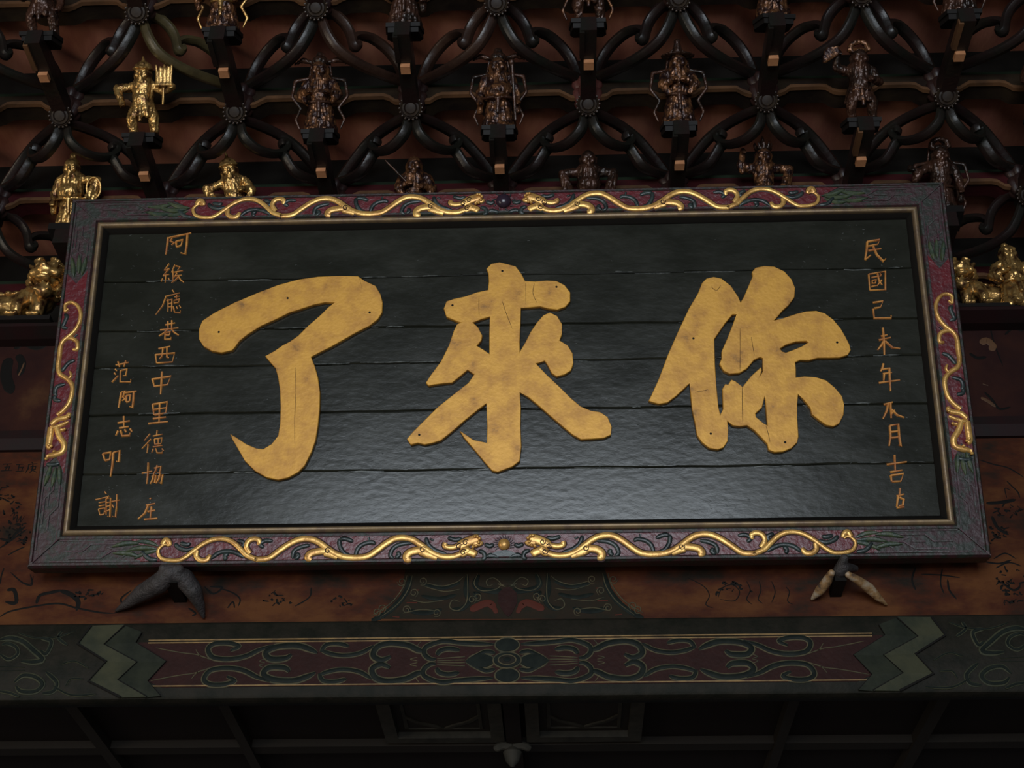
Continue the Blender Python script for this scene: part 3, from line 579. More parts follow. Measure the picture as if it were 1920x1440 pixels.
    if item:
        B = bmesh.new()
        if item == 'banner':
            chain(B, [(.078, -.03, .11), (.082, -.03, .25)], [.005, .005]); 
            for j in range(5): cap_pts(B, (.058+.012*j, -.034, .178), (.054+.014*j, -.034, .236-abs(j-2)*-.006), .006, .005)
            cap_pts(B, (.054, -.034, .178), (.110, -.034, .178), .007, .007)
        elif item == 'fan':
            for j in range(6): a = rad(100+18*j); cap_pts(B, (-.074, -.034, .236), (-.074+.052*math.cos(a), -.036, .236+.052*math.sin(a)-.02), .006, .008)
        elif item == 'staff': chain(B, [(-.060, -.05, .02), (-.050, -.05, .22)], [.006, .007]); ell(B, (-.049, -.05, .226), (.011, .011, .013))
        elif item == 'sword': chain(B, [(.02, -.060, .15), (.10, -.060, .235)], [.006, .0035])
        elif item == 'ring':
            for j in range(16): a = 2*math.pi*j/16; b_ = 2*math.pi*(j+1)/16; cap_pts(B, (.084+.026*math.cos(a), -.02, .146+.040*math.sin(a)), (.084+.026*math.cos(b_), -.02, .146+.040*math.sin(b_)), .005, .005)
        fused({'banner': 'banner', 'fan': 'fan', 'staff': 'staff', 'sword': 'sword', 'ring': 'ribbon_loop'}[item], B, m2, e, 0.0036, 2)
    if base:
        b = MB(); b.prism([(-.052, -.055), (.052, -.055), (.062, .02), (.05, .045), (-.05, .045), (-.062, .02)], -.030, -.012); b.prism([(-.058, -.06), (.058, -.06), (.066, .02), (.05, .05), (-.05, .05), (-.066, .02)], -.012, .002)
        b.build('pedestal', 'statue_base', e, 0)
    return e
def foot(k, i, dz=0.0): return (Xn(k, i), Yk(k)-0.265, Mz(k)-0.034+dz)
g0 = 'figurines standing among the middle row of brackets'
figure(foot(0, -2), 'gilt warrior figurine with a golden helmet and a tufted banner', 'statue_gold', robe=False, hat='helm', la='akimbo', ra='out', item='banner', m2='statue_gold')
figure(foot(0, -1), 'dark robed figurine with winged hat, looping scarves and gilt folds', 'statue_bronze', hat='wings', la='bent', ra='bent', scarf=True, m2='statue_dark')
figure(foot(0, 0), 'stout dark robed figurine with a round belly and horned crown', 'statue_bronze', hat='wings', la='down', ra='down', belly=0.016, scarf=True, item='staff', m2='statue_dark', flip=-1)
figure(foot(0, 1), 'dark robed figurine with tall broad-brimmed hat and hands joined', 'statue_bronze', hat='broad', la='front', ra='front', scarf=True, m2='statue_dark')
figure(foot(0, 2), 'dark striding figurine raising a gilt fan', 'statue_dark', robe=False, hat='flower', la='up', ra='bent', item='fan', m2='statue_bronze')
figure(foot(0, 3), 'figurine in gilt flowered hat holding a long staff', 'statue_dark', hat='flower', la='bent', ra='down', item='staff', m2='statue_gold')
figure(foot(0, -3), 'gilt figurine partly cut off beside the warrior with the banner', 'statue_gold', robe=False, hat='crown', la='up', ra='out', m2='statue_gold')
# upper row: only the lower halves show
figure(foot(1, -3), 'very dark figurine on a tall block above the olive arm', 'statue_dark', robe=False, hat='helm', la='bent', ra='down')
figure(foot(1, -2), 'robed figurine with one curling gilt ribbon beside the olive arm', 'statue_bronze', hat='crown', la='akimbo', ra='bent', scarf=True, m2='statue_gold')
figure(foot(1, -1), 'dark seated-looking robed figurine on a wide rock, above the scarved one', 'statue_dark', hat='bun', la='bent', ra='down', belly=0.012)
figure(foot(1, 0), 'dark figurine with two gilt-tipped ribbons above the pinkish capital', 'statue_dark', robe=False, hat='crown', la='bent', ra='bent', scarf=True, m2='statue_bronze')
figure(foot(1, 1), 'dark robed figurine in a pleated skirt leaning over its rock', 'statue_bronze', hat='helm', la='bent', ra='akimbo', lean=-6, turn=10)
figure(foot(1, 2), 'dark figurine in crossed scarves on a rounded rock', 'statue_dark', hat='wings', la='front', ra='front', scarf=True)
# lower row: upper halves rise over the top edge of the plaque
def low(i, dz=0.0, dx=0.0): return (Xn(-1, i)+dx, Yk(-1)-0.245, Mz(-1)-0.004+dz)
figure(low(-3, 0.02), 'gilt bare-bellied figurine with arm akimbo at the plaque corner', 'statue_gold', robe=True, hat='bun', la='down', ra='akimbo', belly=0.014, item='ring', base=False, m2='statue_gold')
figure(low(-2, 0.0), 'gilt figurine in pleated skirt leaning aside with bent elbow', 'statue_gold', hat='helm', la='akimbo', ra='bent', lean=-14, base=False, m2='statue_gold')
figure(low(-1, 0.0), 'bronze figurine with a sword across its shoulder over the plaque rim', 'statue_bronze', hat='crown', la='bent', ra='front', halo=True, item='sword', base=False, flip=-1, m2='statue_dark')
figure(low(0, 0.01), 'dark broad-shouldered figurine before a round dark halo', 'statue_dark', hat='bun', la='akimbo', ra='akimbo', halo=True, base=False, belly=0.01)
figure(low(1, 0.01), 'bronze figurine with one raised arm and a gilt chest', 'statue_bronze', hat='crown', la='up', ra='akimbo', base=False, m2='statue_dark')
figure(low(2, 0.0), 'dark figurine in a ribbed cap at the far plaque corner', 'statue_dark', hat='flower', la='out', ra='down', scarf=True, base=False)
for i in range(-3, 3):
    e = tag(empty('figurine_perch', (Xn(-1, i), Yk(-1), Mz(-1))), 'dark arm end under the '+LOWF[i]+' behind the plaque rim', 'bracket', 'arm ends behind the plaque')
    MB().box(-0.026, 0.026, -0.30, 0.03, -0.085, -0.03).build('forward_arm', 'wood_arm', e, 0); MB().prism([(-.05, -.30), (.05, -.30), (.055, -.21), (-.055, -.21)], -0.03, -0.006).build('pedestal', 'statue_base', e, 0)

def lion(loc, label, m, flip=1, s=1.0):
    e = tag(empty('guardian_lion', loc), label, 'lion'); e.scale = (flip*s, s, s)
    B = bmesh.new()                                              # body runs along -X, head turned to the viewer at +X
    chain(B, [(-.105, .02, .095), (-.04, .02, .100), (.03, .01, .112)], [.036, .034, .042]); ell(B, (.030, -.004, .100), (.042, .040, .046)); ell(B, (-.11, .018, .092), (.036, .036, .040))
    for hx, hy, kx in ((.045, -.030, .052), (.010, -.034, -.004)):
        chain(B, [(hx, hy, .090), (kx, hy-.014, .050), (kx, hy-.004, .014)], [.024, .017, .015]); ell(B, (kx, hy-.018, .010), (.020, .024, .012))
        for j in (-1, 0, 1): ell(B, (kx+j*.012, hy-.038, .008), (.007, .009, .008))
    for hy in (-.012, .046):
        chain(B, [(-.105, hy, .085), (-.086, hy-.020, .050), (-.118, hy-.004, .026), (-.112, hy-.008, .012)], [.030, .022, .014, .013]); ell(B, (-.104, hy-.024, .010), (.020, .022, .012))
        for j in (-1, 0, 1): ell(B, (-.104+j*.012, hy-.042, .008), (.007, .009, .008))
    ell(B, (.052, -.030, .162), (.044, .042, .042)); ell(B, (.056, -.068, .150), (.030, .022, .018)); ell(B, (.056, -.086, .158), (.014, .010, .010)); ell(B, (.056, -.070, .124), (.024, .018, .008))
    for sg in (-1, 1):
        ell(B, (.056+sg*.021, -.066, .172), (.012, .011, .012)); ell(B, (.056+sg*.022, -.066, .188), (.018, .012, .006), (0, sg*.4, 0)); ell(B, (.056+sg*.030, -.064, .146), (.013, .014, .014)); cap_pts(B, (.052+sg*.040, -.020, .190), (.052+sg*.060, -.022, .206), .014, .006)
    body = fused('body', B, m, e, 0.0036, 2, carve=0.0014)
    B = bmesh.new(); rnd = random.Random(3)
    for ring, (rr, n) in enumerate(((.050, 13), (.058, 15))):
        for j in range(n):
            a = math.pi*(1.35-1.7*j/(n-1))+0; x = .050+rr*math.cos(a); z = .160+rr*math.sin(a); ell(B, (x, -.022+ring*.022, z), (.012, .011, .012)); cap_pts(B, (x, -.030+ring*.022, z), (x+.006, -.034+ring*.022, z-.006), .006, .004)
    for j in range(6): ell(B, (-.02-.02*j, .0+.004*(j % 2), .134-.002*j), (.010, .010, .009))
    fused('mane', B, m, e, 0.0034, 1)
    B = bmesh.new(); 
    for dx, hz in ((-.125, .205), (-.140, .19), (-.112, .185), (-.15, .165)): chain(B, [(-.118, .03, .115), ((dx-.118)/2-.008, .03, (hz+.115)/2), (dx, .026, hz)], [.016, .014, .004])
    fused('tail', B, m, e, 0.0036, 2)
    B = bmesh.new(); ell(B, (.064, -.062, .088), (.024, .022, .024)); 
    for j in range(5): a = rad(-20+55*j); cap_pts(B, (.064, -.070, .088), (.064+.020*math.cos(a), -.080, .088+.020*math.sin(a)), .007, .004)
    fused('ribbon_ball', B, m, e, 0.0036, 1)
    b = MB().box(-.150, .100, -.068, .060, -.012, .002); b.build('plinth', 'statue_base', e, 0); return e
p = onY(44, 604, 0.085); lion((p.x-0.005, 0.092, 4.058), 'gilt guardian lion on the ledge beside the plaque, head turned out', 'statue_gold', 1, 1.10)
p = onY(1852, 604, 0.085); lion((p.x-0.01, 0.092, 4.056), 'gilt guardian lion on the ledge next to the robed gilt attendant', 'statue_gold', -1, 0.86)
p = onY(1917, 604, 0.07); figure((p.x, 0.062, 4.048), 'gilt robed attendant standing on the ledge beside a lion', 'statue_gold', hat='bun', la='bent', ra='down', base=False, s=0.88, tilt=0)

# ================================================================== THE PLAQUE
pq = empty('name_plaque', (0, 0, Z0), rad(90)+TILT); tag(pq, 'large black plaque with three gilded characters in a carved dragon frame', 'plaque')
HWu, IU, IB, IT = 1.2, 1.121, 0.083, 0.972         # half width, inner edge of the frame
NB = -0.020                                         # board surface below the frame face
# planks of the black board
seam = [0.098] + [onPl(950, y, NB)[1] for y in (879, 767, 678, 609, 515)] + [0.956]
bd = tag(empty('board', (0, 0, 0)), 'black lacquered board of horizontal planks'); bd.parent = pq
for j in range(6):
    a, c = seam[j], seam[j+1]; b = MB(); nseg = 40; e = 0.0011; ex = random.uniform(0.8, 1.6)
    prof = [(a+e*0.4, NB-0.016), (a+e*0.4, NB-0.003), (a+e*2.4*ex, NB+random.uniform(-.0005, .0004)), (c-e*2.8*ex, NB+random.uniform(-.0005, .0004)), (c-e*0.4, NB-0.003), (c-e*0.4, NB-0.016)]
    for s_ in range(nseg+1):
        x = -1.104+2.208*s_/nseg; wob = 0.0011*math.sin(x*9+j*2)+0.0008*math.sin(x*31+j)
        b.v += [(x, v+(wob if k_ > 2 else 0.0011*math.sin(x*9+(j-1)*2)+0.0008*math.sin(x*31+j-1)), n) for k_, (v, n) in enumerate(prof)]
    for s_ in range(nseg):
        q = s_*6; b.f += [(q+k_, q+k_+1, q+7+k_, q+6+k_) for k_ in range(5)]
    b.build('plank', 'board', bd, 25)
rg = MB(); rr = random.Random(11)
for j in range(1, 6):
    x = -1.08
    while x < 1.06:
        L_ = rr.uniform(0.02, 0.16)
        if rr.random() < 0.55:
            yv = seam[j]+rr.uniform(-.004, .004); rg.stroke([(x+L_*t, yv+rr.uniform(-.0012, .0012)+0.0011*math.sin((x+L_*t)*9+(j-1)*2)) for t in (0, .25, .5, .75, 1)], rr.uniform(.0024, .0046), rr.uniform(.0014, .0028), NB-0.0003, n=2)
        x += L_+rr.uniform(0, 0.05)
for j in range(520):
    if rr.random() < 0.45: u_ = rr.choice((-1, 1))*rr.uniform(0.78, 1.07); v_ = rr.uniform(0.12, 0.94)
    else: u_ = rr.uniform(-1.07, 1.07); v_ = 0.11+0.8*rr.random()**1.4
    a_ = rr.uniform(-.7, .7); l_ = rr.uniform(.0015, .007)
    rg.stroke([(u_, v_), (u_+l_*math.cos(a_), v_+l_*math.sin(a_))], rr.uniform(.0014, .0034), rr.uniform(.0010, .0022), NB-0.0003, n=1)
tag(rg.build('ridge_glint', 'ridge_glint', bd), 'glossy cracked paint ridges along the plank seams, pale where glints are coloured in', kind='stuff')
MB().box(-1.15, 1.15, 0.06, 1.0, -0.055, NB-0.016).build('back_board', 'soffit', pq, 0)
# frame rails (mitred), inner gilt moulding and dark cove
def rail(A0, A1, B0, B1, name='frame_rail'):
    """A0,A1 outer edge ends; B0,B1 inner edge ends"""
    prof = [(0, -0.058), (0, -0.004), (0.06, 0.004), (0.13, 0.004), (0.16, 0.0), (0.84, 0.0), (0.87, 0.004), (0.95, 0.004), (1, -0.002), (1, -0.03)]
    b = MB(); m = len(prof)
    for O, I in ((A0, B0), (A1, B1)):
        for t, n in prof: b.v.append((O[0]+(I[0]-O[0])*t, O[1]+(I[1]-O[1])*t, n))
    b.f = [(k_, (k_+1) % m, m+(k_+1) % m, m+k_) for k_ in range(m)] + [tuple(range(m)), tuple(range(2*m-1, m-1, -1))]
    return b.build(name, 'rail', pq, 0)
oc = [(-HWu, 0), (HWu, 0), (HWu, PH), (-HWu, PH)]; ic = [(-IU, IB), (IU, IB), (IU, IT), (-IU, IT)]
rails = [rail(oc[i], oc[(i+1) % 4], ic[i], ic[(i+1) % 4]) for i in range(4)]     # bottom, right, top, left
for i, nm in enumerate(('bottom', 'right', 'top', 'left')): pass
def inset(c, d): return [(c[0][0]+d, c[0][1]+d), (c[1][0]-d, c[1][1]+d), (c[2][0]-d, c[2][1]-d), (c[3][0]+d, c[3][1]-d)]
def strip(c0, c1, prof, name, m):
    for i in range(4):
        b = MB(); k_ = len(prof)
        for O, I in ((c0[i], c1[i]), (c0[(i+1) % 4], c1[(i+1) % 4])):
            for t, n in prof: b.v.append((O[0]+(I[0]-O[0])*t, O[1]+(I[1]-O[1])*t, n))
        b.f = [(j, (j+1) % k_, k_+(j+1) % k_, k_+j) for j in range(k_)] + [tuple(range(k_)), tuple(range(2*k_-1, k_-1, -1))]
        b.build(name, m, pq, 50)
strip(ic, inset(ic, 0.016), [(0, -0.03), (0, -0.003), (0.12, 0.002), (0.35, 0.005), (0.65, 0.005), (0.9, 0.001), (1, -0.006), (1, -0.03)], 'gilt_moulding', 'gilt_moulding')
strip(inset(ic, 0.016), inset(ic, 0.030), [(0, -0.032), (0, -0.006), (0.3, -0.010), (0.5, -0.015), (0.85, NB+0.003), (1, NB-0.002), (1, -0.032)], 'inner_cove', 'soffit')

# big characters
c1 = [(105, 470), (125, 420), (200, 370), (320, 310), (450, 255), (580, 205), (700, 172), (820, 155), (950, 150), (1060, 152), (1100, 180), (1165, 210), (1195, 260), (1208, 310), (1205, 370), (1180, 410), (1130, 450), (1050, 490), (980, 530), (900, 575), (830, 610), (778, 637), (800, 690), (820, 760), (832, 850), (830, 950), (820, 1050), (805, 1140), (780, 1210), (740, 1290), (700, 1330), (640, 1362), (580, 1375), (510, 1360), (440, 1320), (380, 1260), (340, 1190), (305, 1130), (292, 1098), (330, 1120), (390, 1160), (450, 1185), (490, 1190), (540, 1160), (580, 1110), (592, 1040), (595, 940), (592, 840), (580, 760), (565, 705), (530, 665), (502, 632), (560, 600), (610, 565), (650, 545), (700, 510), (760, 450), (830, 390), (880, 340), (922, 308), (860, 310), (790, 325), (700, 355), (650, 370), (570, 410), (480, 450), (400, 500), (350, 540), (320, 580), (305, 597), (240, 612), (180, 600), (130, 570), (105, 530)]
c2 = [(530, 110), (560, 80), (610, 70), (660, 82), (710, 95), (745, 140), (768, 185), (830, 188), (900, 182), (960, 185), (1010, 210), (1045, 255), (1045, 310), (1015, 345), (965, 362), (910, 355), (860, 342), (800, 348), (742, 352), (740, 450), (735, 560), (735, 620), (770, 560), (800, 500), (840, 440), (880, 395), (920, 378), (965, 400), (995, 450), (995, 510), (980, 550), (1030, 580), (1060, 630), (1065, 690), (1050, 735), (1010, 760), (960, 772), (930, 750), (905, 700), (888, 675), (835, 692), (900, 760), (980, 835), (1050, 905), (1110, 955), (1170, 980), (1230, 990), (1275, 1020), (1300, 1080), (1295, 1130), (1250, 1150), (1180, 1155), (1110, 1158), (1060, 1130), (1000, 1080), (930, 1020), (850, 950), (790, 900), (735, 868), (742, 960), (740, 1080), (745, 1200), (735, 1290), (690, 1325), (600, 1358), (565, 1350), (530, 1310), (480, 1250), (430, 1190), (395, 1150), (365, 1103), (400, 1125), (450, 1160), (532, 1178), (535, 1080), (530, 935), (480, 975), (400, 1040), (320, 1110), (250, 1165), (200, 1180), (150, 1190), (110, 1180), (65, 1190), (42, 1155), (80, 1110), (150, 1040), (230, 960), (330, 880), (420, 810), (455, 758), (415, 730), (370, 770), (320, 810), (260, 815), (210, 822), (175, 828), (158, 810), (190, 760), (250, 680), (300, 580), (330, 490), (350, 450), (375, 440), (330, 425), (285, 405), (268, 355), (285, 310), (330, 295), (400, 280), (470, 255), (540, 240), (545, 190), (543, 140)]
h2 = [(447, 440), (500, 420), (552, 402), (548, 500), (548, 632), (510, 605), (472, 583), (500, 550), (505, 520), (480, 470)]
c3 = [(430, 185), (460, 155), (510, 143), (565, 155), (630, 205), (680, 280), (697, 320), (720, 280), (750, 210), (780, 140), (775, 110), (800, 80), (860, 68), (930, 72), (1000, 105), (1050, 160), (1075, 220), (1070, 285), (1030, 340), (985, 380), (930, 445), (990, 430), (1080, 400), (1150, 382), (1220, 378), (1280, 395), (1340, 440), (1390, 500), (1425, 560), (1450, 610), (1460, 650), (1440, 685), (1380, 703), (1300, 705), (1230, 705), (1170, 722), (1110, 720), (1075, 735), (1080, 780), (1080, 840), (1140, 832), (1220, 838), (1290, 860), (1350, 910), (1400, 970), (1415, 1030), (1410, 1100), (1380, 1160), (1340, 1180), (1290, 1170), (1240, 1135), (1190, 1095), (1180, 1050), (1130, 990), (1095, 955), (1090, 1020), (1090, 1120), (1098, 1250), (1090, 1290), (1050, 1330), (990, 1355), (930, 1358), (890, 1340), (882, 1300), (840, 1255), (790, 1205), (740, 1172), (690, 1180), (640, 1172), (605, 1140), (612, 1200), (608, 1280), (580, 1325), (540, 1340), (480, 1330), (430, 1290), (395, 1240), (380, 1150), (360, 1060), (350, 950), (343, 880), (310, 915), (250, 970), (190, 1015), (130, 1025), (80, 1010), (60, 1000), (80, 960), (130, 850), (190, 690), (260, 530), (340, 360), (400, 260)]
h3 = [[(670, 400), (640, 405), (590, 465), (515, 575), (520, 750), (530, 900), (545, 1050), (556, 1098), (575, 1060), (570, 920), (590, 885), (610, 890), (632, 855), (660, 865), (710, 905), (770, 830), (838, 768), (845, 790), (830, 832), (850, 800), (850, 705), (830, 700), (790, 720), (740, 780), (690, 810), (620, 815), (580, 795), (550, 745), (565, 710), (565, 660), (600, 580), (640, 480)],
      [(865, 965), (845, 1050), (800, 1090), (805, 1115), (860, 1160), (882, 1172), (876, 1100), (868, 1000)], [(970, 640), (1010, 615), (1080, 592), (1150, 588), (1170, 596), (1120, 625), (1060, 650), (1010, 668), (985, 660)]]
NC = NB+0.014
def glyph(out, holes, ox, oy, s, label):
    f = lambda L: [onPl(x, y, NC) for x, y in Zm(L, ox, oy, s)]
    o = poly('character', 'gold', pq, f(out), [f(h) for h in holes], depth=0.0148, bevel=0.0016, z=NB-0.0008); o['label'] = label; return o
glyph(c1, [], 340, 470, 3.2, 'gilded carved character of a hooked stroke'); glyph(c2, [h2], 750, 470, 3.273, 'gilded carved character with crossing strokes'); glyph(c3, h3, 1200, 480, 3.693, 'gilded carved character of two joined halves')
def nails(o, L, ox, oy, s):
    for x, y in Zm(L, ox, oy, s): u, v = onPl(x, y, NC); MB().disc(u, v, 0.0032, 0.0032, NC-0.0005, 0.0012).build('nail_head', 'ink', o)
ch = [c for c in pq.children if c.name.startswith('character')]
nails(ch[0], [(638, 285), (225, 488), (1130, 370)], 340, 470, 3.2); nails(ch[1], [(322, 335), (960, 222), (118, 1130), (628, 125)], 750, 470, 3.273); nails(ch[2], [(370, 570), (1365, 598), (1005, 1290), (490, 1230)], 1200, 480, 3.693)
def cracks(o, L, ox, oy, s):
    for q in L: MB().stroke([onPl(x, y, NC) for x, y in Zm(q, ox, oy, s)], 0.0013, 0.0006, NC-0.0003, n=3, flat=True).build('crack', 'ink_brown', o)
cracks(ch[0], [[(684, 700), (688, 850), (680, 1000), (681, 1170)], [(1070, 165), (1085, 230)]], 340, 470, 3.2); cracks(ch[1], [[(485, 290), (484, 340), (486, 400)], [(628, 310), (650, 380), (690, 480)], [(770, 200), (772, 330)], [(825, 200), (815, 260), (840, 320)]], 750, 470, 3.273)
cracks(ch[2], [[(693, 500), (694, 650), (692, 805)], [(770, 560), (782, 630), (792, 690)], [(707, 905), (708, 1040), (712, 1165)], [(872, 1175), (888, 1230), (900, 1290)], [(380, 945), (430, 935), (470, 925)], [(490, 210), (530, 240), (560, 200)]], 1200, 480, 3.693)
# small inscriptions, one object for each character
Z4 = (150, 400, 4.8); Z5 = (150, 660, 4.235); Z6 = (1580, 400, 4.8); Z7 = (1580, 680, 4.5)
INS = [
 (Z4, [[(790, 215), (783, 290), (770, 370)], [(790, 222), (838, 205), (812, 248), (850, 262), (822, 282)], [(838, 208), (1000, 174)], [(862, 250), (866, 300)], [(862, 250), (922, 235), (908, 285)], [(866, 300), (908, 285)], [(965, 185), (958, 290), (946, 365), (905, 352)]]),
 (Z4, [[(800, 452), (755, 512)], [(765, 512), (803, 492)], [(803, 492), (745, 560)], [(745, 560), (802, 545)], [(772, 555), (765, 622)], [(742, 585), (728, 612)], [(795, 580), (805, 600)], [(852, 462), (822, 530)], [(836, 515), (836, 605)], [(862, 470), (900, 480), (875, 512)], [(850, 528), (925, 512)], [(872, 535), (842, 578)], [(850, 562), (915, 553)], [(884, 562), (905, 598), (935, 620)], [(880, 572), (855, 600), (822, 622)]]),
 (Z4, [[(830, 688), (848, 712)], [(765, 747), (897, 714)], [(772, 747), (742, 830), (680, 910)], [(792, 770), (790, 885)], [(778, 785), (832, 770)], [(827, 770), (822, 882)], [(788, 812), (822, 806)], [(788, 842), (822, 838)], [(850, 752), (895, 744)], [(870, 732), (866, 770)], [(846, 782), (897, 770), (886, 800), (846, 808), (846, 782)], [(838, 835), (850, 888), (902, 893), (902, 870)], [(868, 838), (876, 858)], [(893, 826), (907, 850)]]),
 (Z4, [[(765, 1002), (855, 984)], [(788, 970), (792, 1040)], [(826, 962), (822, 1040)], [(720, 1048), (885, 1028)], [(790, 1040), (755, 1075), (708, 1102)], [(822, 1040), (850, 1072), (888, 1095)], [(770, 1072), (812, 1064), (802, 1094)], [(770, 1094), (802, 1094)], [(766, 1078), (762, 1132), (818, 1130), (818, 1112)]]),
 (Z4, [[(705, 1216), (812, 1194)], [(745, 1212), (738, 1262)], [(782, 1204), (780, 1256)], [(678, 1268), (688, 1348)], [(680, 1270), (852, 1254), (828, 1340)], [(690, 1345), (828, 1335)], [(742, 1262), (732, 1290), (712, 1308)], [(780, 1260), (782, 1292), (800, 1298)]]),
 (Z5, [[(572, 210), (590, 276)], [(575, 214), (722, 190), (694, 256)], [(592, 270), (695, 256)], [(650, 155), (645, 250), (638, 336)]]),
 (Z5, [[(575, 414), (586, 500)], [(575, 414), (692, 394), (680, 482)], [(582, 456), (682, 440)], [(590, 496), (680, 482)], [(632, 408), (626, 556)], [(578, 528), (682, 514)], [(542, 566), (698, 550)]]),
 (Z5, [[(555, 648), (508, 702)], [(562, 690), (490, 766)], [(540, 732), (530, 802)], [(612, 620), (606, 660)], [(578, 666), (654, 650)], [(590, 690), (592, 732)], [(590, 690), (652, 680), (642, 726)], [(592, 732), (642, 726)], [(620, 686), (620, 730)], [(578, 752), (654, 740)], [(580, 768), (568, 796)], [(600, 764), (612, 800), (652, 800), (652, 786)], [(650, 766), (664, 784)]]),
 (Z5, [[(540, 878), (538, 960), (528, 1046)], [(490, 962), (572, 944)], [(588, 922), (642, 906), (632, 962), (616, 955)], [(612, 898), (600, 940), (580, 972)], [(568, 988), (602, 976), (592, 1040), (580, 1030)], [(585, 965), (575, 1010), (556, 1046)], [(618, 986), (656, 974), (642, 1046), (626, 1034)], [(636, 958), (624, 1005), (602, 1042)]]),
 (Z5, [[(555, 1158), (560, 1168)], [(522, 1216), (596, 1200)], [(540, 1216), (512, 1280), (458, 1326)], [(536, 1266), (596, 1254)], [(566, 1226), (556, 1318)], [(508, 1328), (614, 1318)]]),
 (Z5, [[(282, 102), (386, 80)], [(300, 74), (312, 118)], [(362, 68), (346, 116)], [(278, 134), (292, 148)], [(270, 165), (285, 178)], [(252, 238), (275, 215), (302, 184)], [(320, 146), (372, 134), (362, 186), (340, 186)], [(320, 146), (318, 236), (402, 236), (402, 214)]]),
 (Z5, [[(325, 320), (316, 380), (304, 442)], [(325, 320), (356, 308), (340, 358), (356, 372), (332, 384)], [(358, 322), (448, 308)], [(366, 346), (366, 396)], [(366, 346), (398, 340), (392, 390)], [(366, 396), (392, 390)], [(426, 315), (422, 390), (414, 442), (392, 430)]]),
 (Z5, [[(298, 562), (394, 544)], [(346, 508), (346, 598)], [(310, 602), (386, 590)], [(300, 624), (282, 662)], [(320, 620), (334, 664), (392, 660), (396, 640)], [(354, 614), (366, 636)], [(396, 608), (412, 632)]]),
 (Z5, [[(180, 806), (196, 862)], [(182, 804), (242, 794), (234, 850)], [(196, 860), (236, 850)], [(262, 798), (256, 890), (240, 988)], [(262, 798), (314, 782), (306, 872), (286, 866)]]),
 (Z5, [[(195, 1108), (208, 1126)], [(122, 1172), (218, 1148)], [(148, 1196), (200, 1186)], [(148, 1222), (196, 1214)], [(146, 1246), (156, 1292)], [(146, 1246), (196, 1238), (190, 1286)], [(156, 1292), (190, 1286)], [(228, 1140), (212, 1162)], [(206, 1166), (206, 1290)], [(206, 1166), (242, 1158), (236, 1312), (216, 1302)], [(206, 1196), (236, 1190)], [(206, 1226), (236, 1220)], [(192, 1268), (246, 1246)], [(250, 1186), (316, 1174)], [(292, 1130), (290, 1220), (280, 1312), (256, 1302)], [(254, 1212), (268, 1236)]]),
 (Z6, [[(222, 252), (334, 234), (320, 272)], [(224, 252), (218, 330), (202, 416)], [(226, 294), (320, 274)], [(232, 334), (348, 314)], [(202, 416), (254, 374)], [(276, 292), (310, 370), (370, 430), (390, 404)]]),
 (Z6, [[(236, 546), (246, 692)], [(236, 546), (386, 520), (386, 690), (366, 684)], [(246, 690), (386, 684)], [(260, 576), (348, 560)], [(266, 602), (302, 596), (296, 626), (268, 628), (266, 602)], [(258, 658), (312, 646)], [(316, 540), (330, 610), (358, 642)], [(352, 598), (310, 652)], [(338, 542), (350, 552)]]),
 (Z6, [[(272, 802), (364, 788), (342, 842)], [(284, 852), (342, 842)], [(276, 858), (286, 942), (438, 940), (438, 916)]]),
 (Z6, [[(345, 1104), (402, 1092)], [(326, 1138), (434, 1114)], [(364, 1028), (374, 1150), (378, 1274)], [(374, 1142), (350, 1186), (316, 1228)], [(384, 1146), (450, 1206), (518, 1214)]]),
 (Z7, [[(346, 6), (338, 40), (322, 72)], [(334, 54), (402, 44)], [(340, 92), (416, 80)], [(352, 92), (348, 150)], [(306, 168), (484, 144)], [(396, 44), (400, 140), (406, 238)]]),
 (Z7, [[(348, 352), (424, 330)], [(386, 346), (374, 404), (342, 472)], [(406, 340), (412, 466)], [(412, 432), (440, 398)], [(414, 392), (462, 440), (522, 460)]]),
 (Z7, [[(400, 530), (406, 620), (394, 702)], [(400, 530), (472, 518), (480, 620), (492, 706), (472, 690)], [(410, 582), (476, 574)], [(410, 632), (482, 624)]]),
 (Z7, [[(372, 858), (542, 834)], [(440, 778), (446, 908)], [(402, 922), (504, 904)], [(408, 948), (416, 1002)], [(408, 950), (514, 934), (492, 1000)], [(416, 1002), (492, 998)]]),
 (Z7, [[(486, 1058), (482, 1112)], [(456, 1124), (520, 1108)], [(470, 1126), (458, 1216)], [(480, 1134), (518, 1152), (510, 1202), (474, 1206)], [(456, 1222), (522, 1216)]]),
]
for zz, strokes in INS:
    b = MB(); n = len(strokes); wd = 0.0088 if n < 8 else (0.0074 if n < 11 else 0.0062)
    for q in strokes:
        b.stroke([onPl(x, y, NB+0.003) for x, y in Zm(q, *zz)], lambda t, w_=wd: w_*(1.05-0.25*math.sin(t*math.pi)), 0.0052, NB-0.0008, n=4, taper=(0.75, 0.5), smooth=False)
    b.build('inscription_character', 'gold_small', pq)

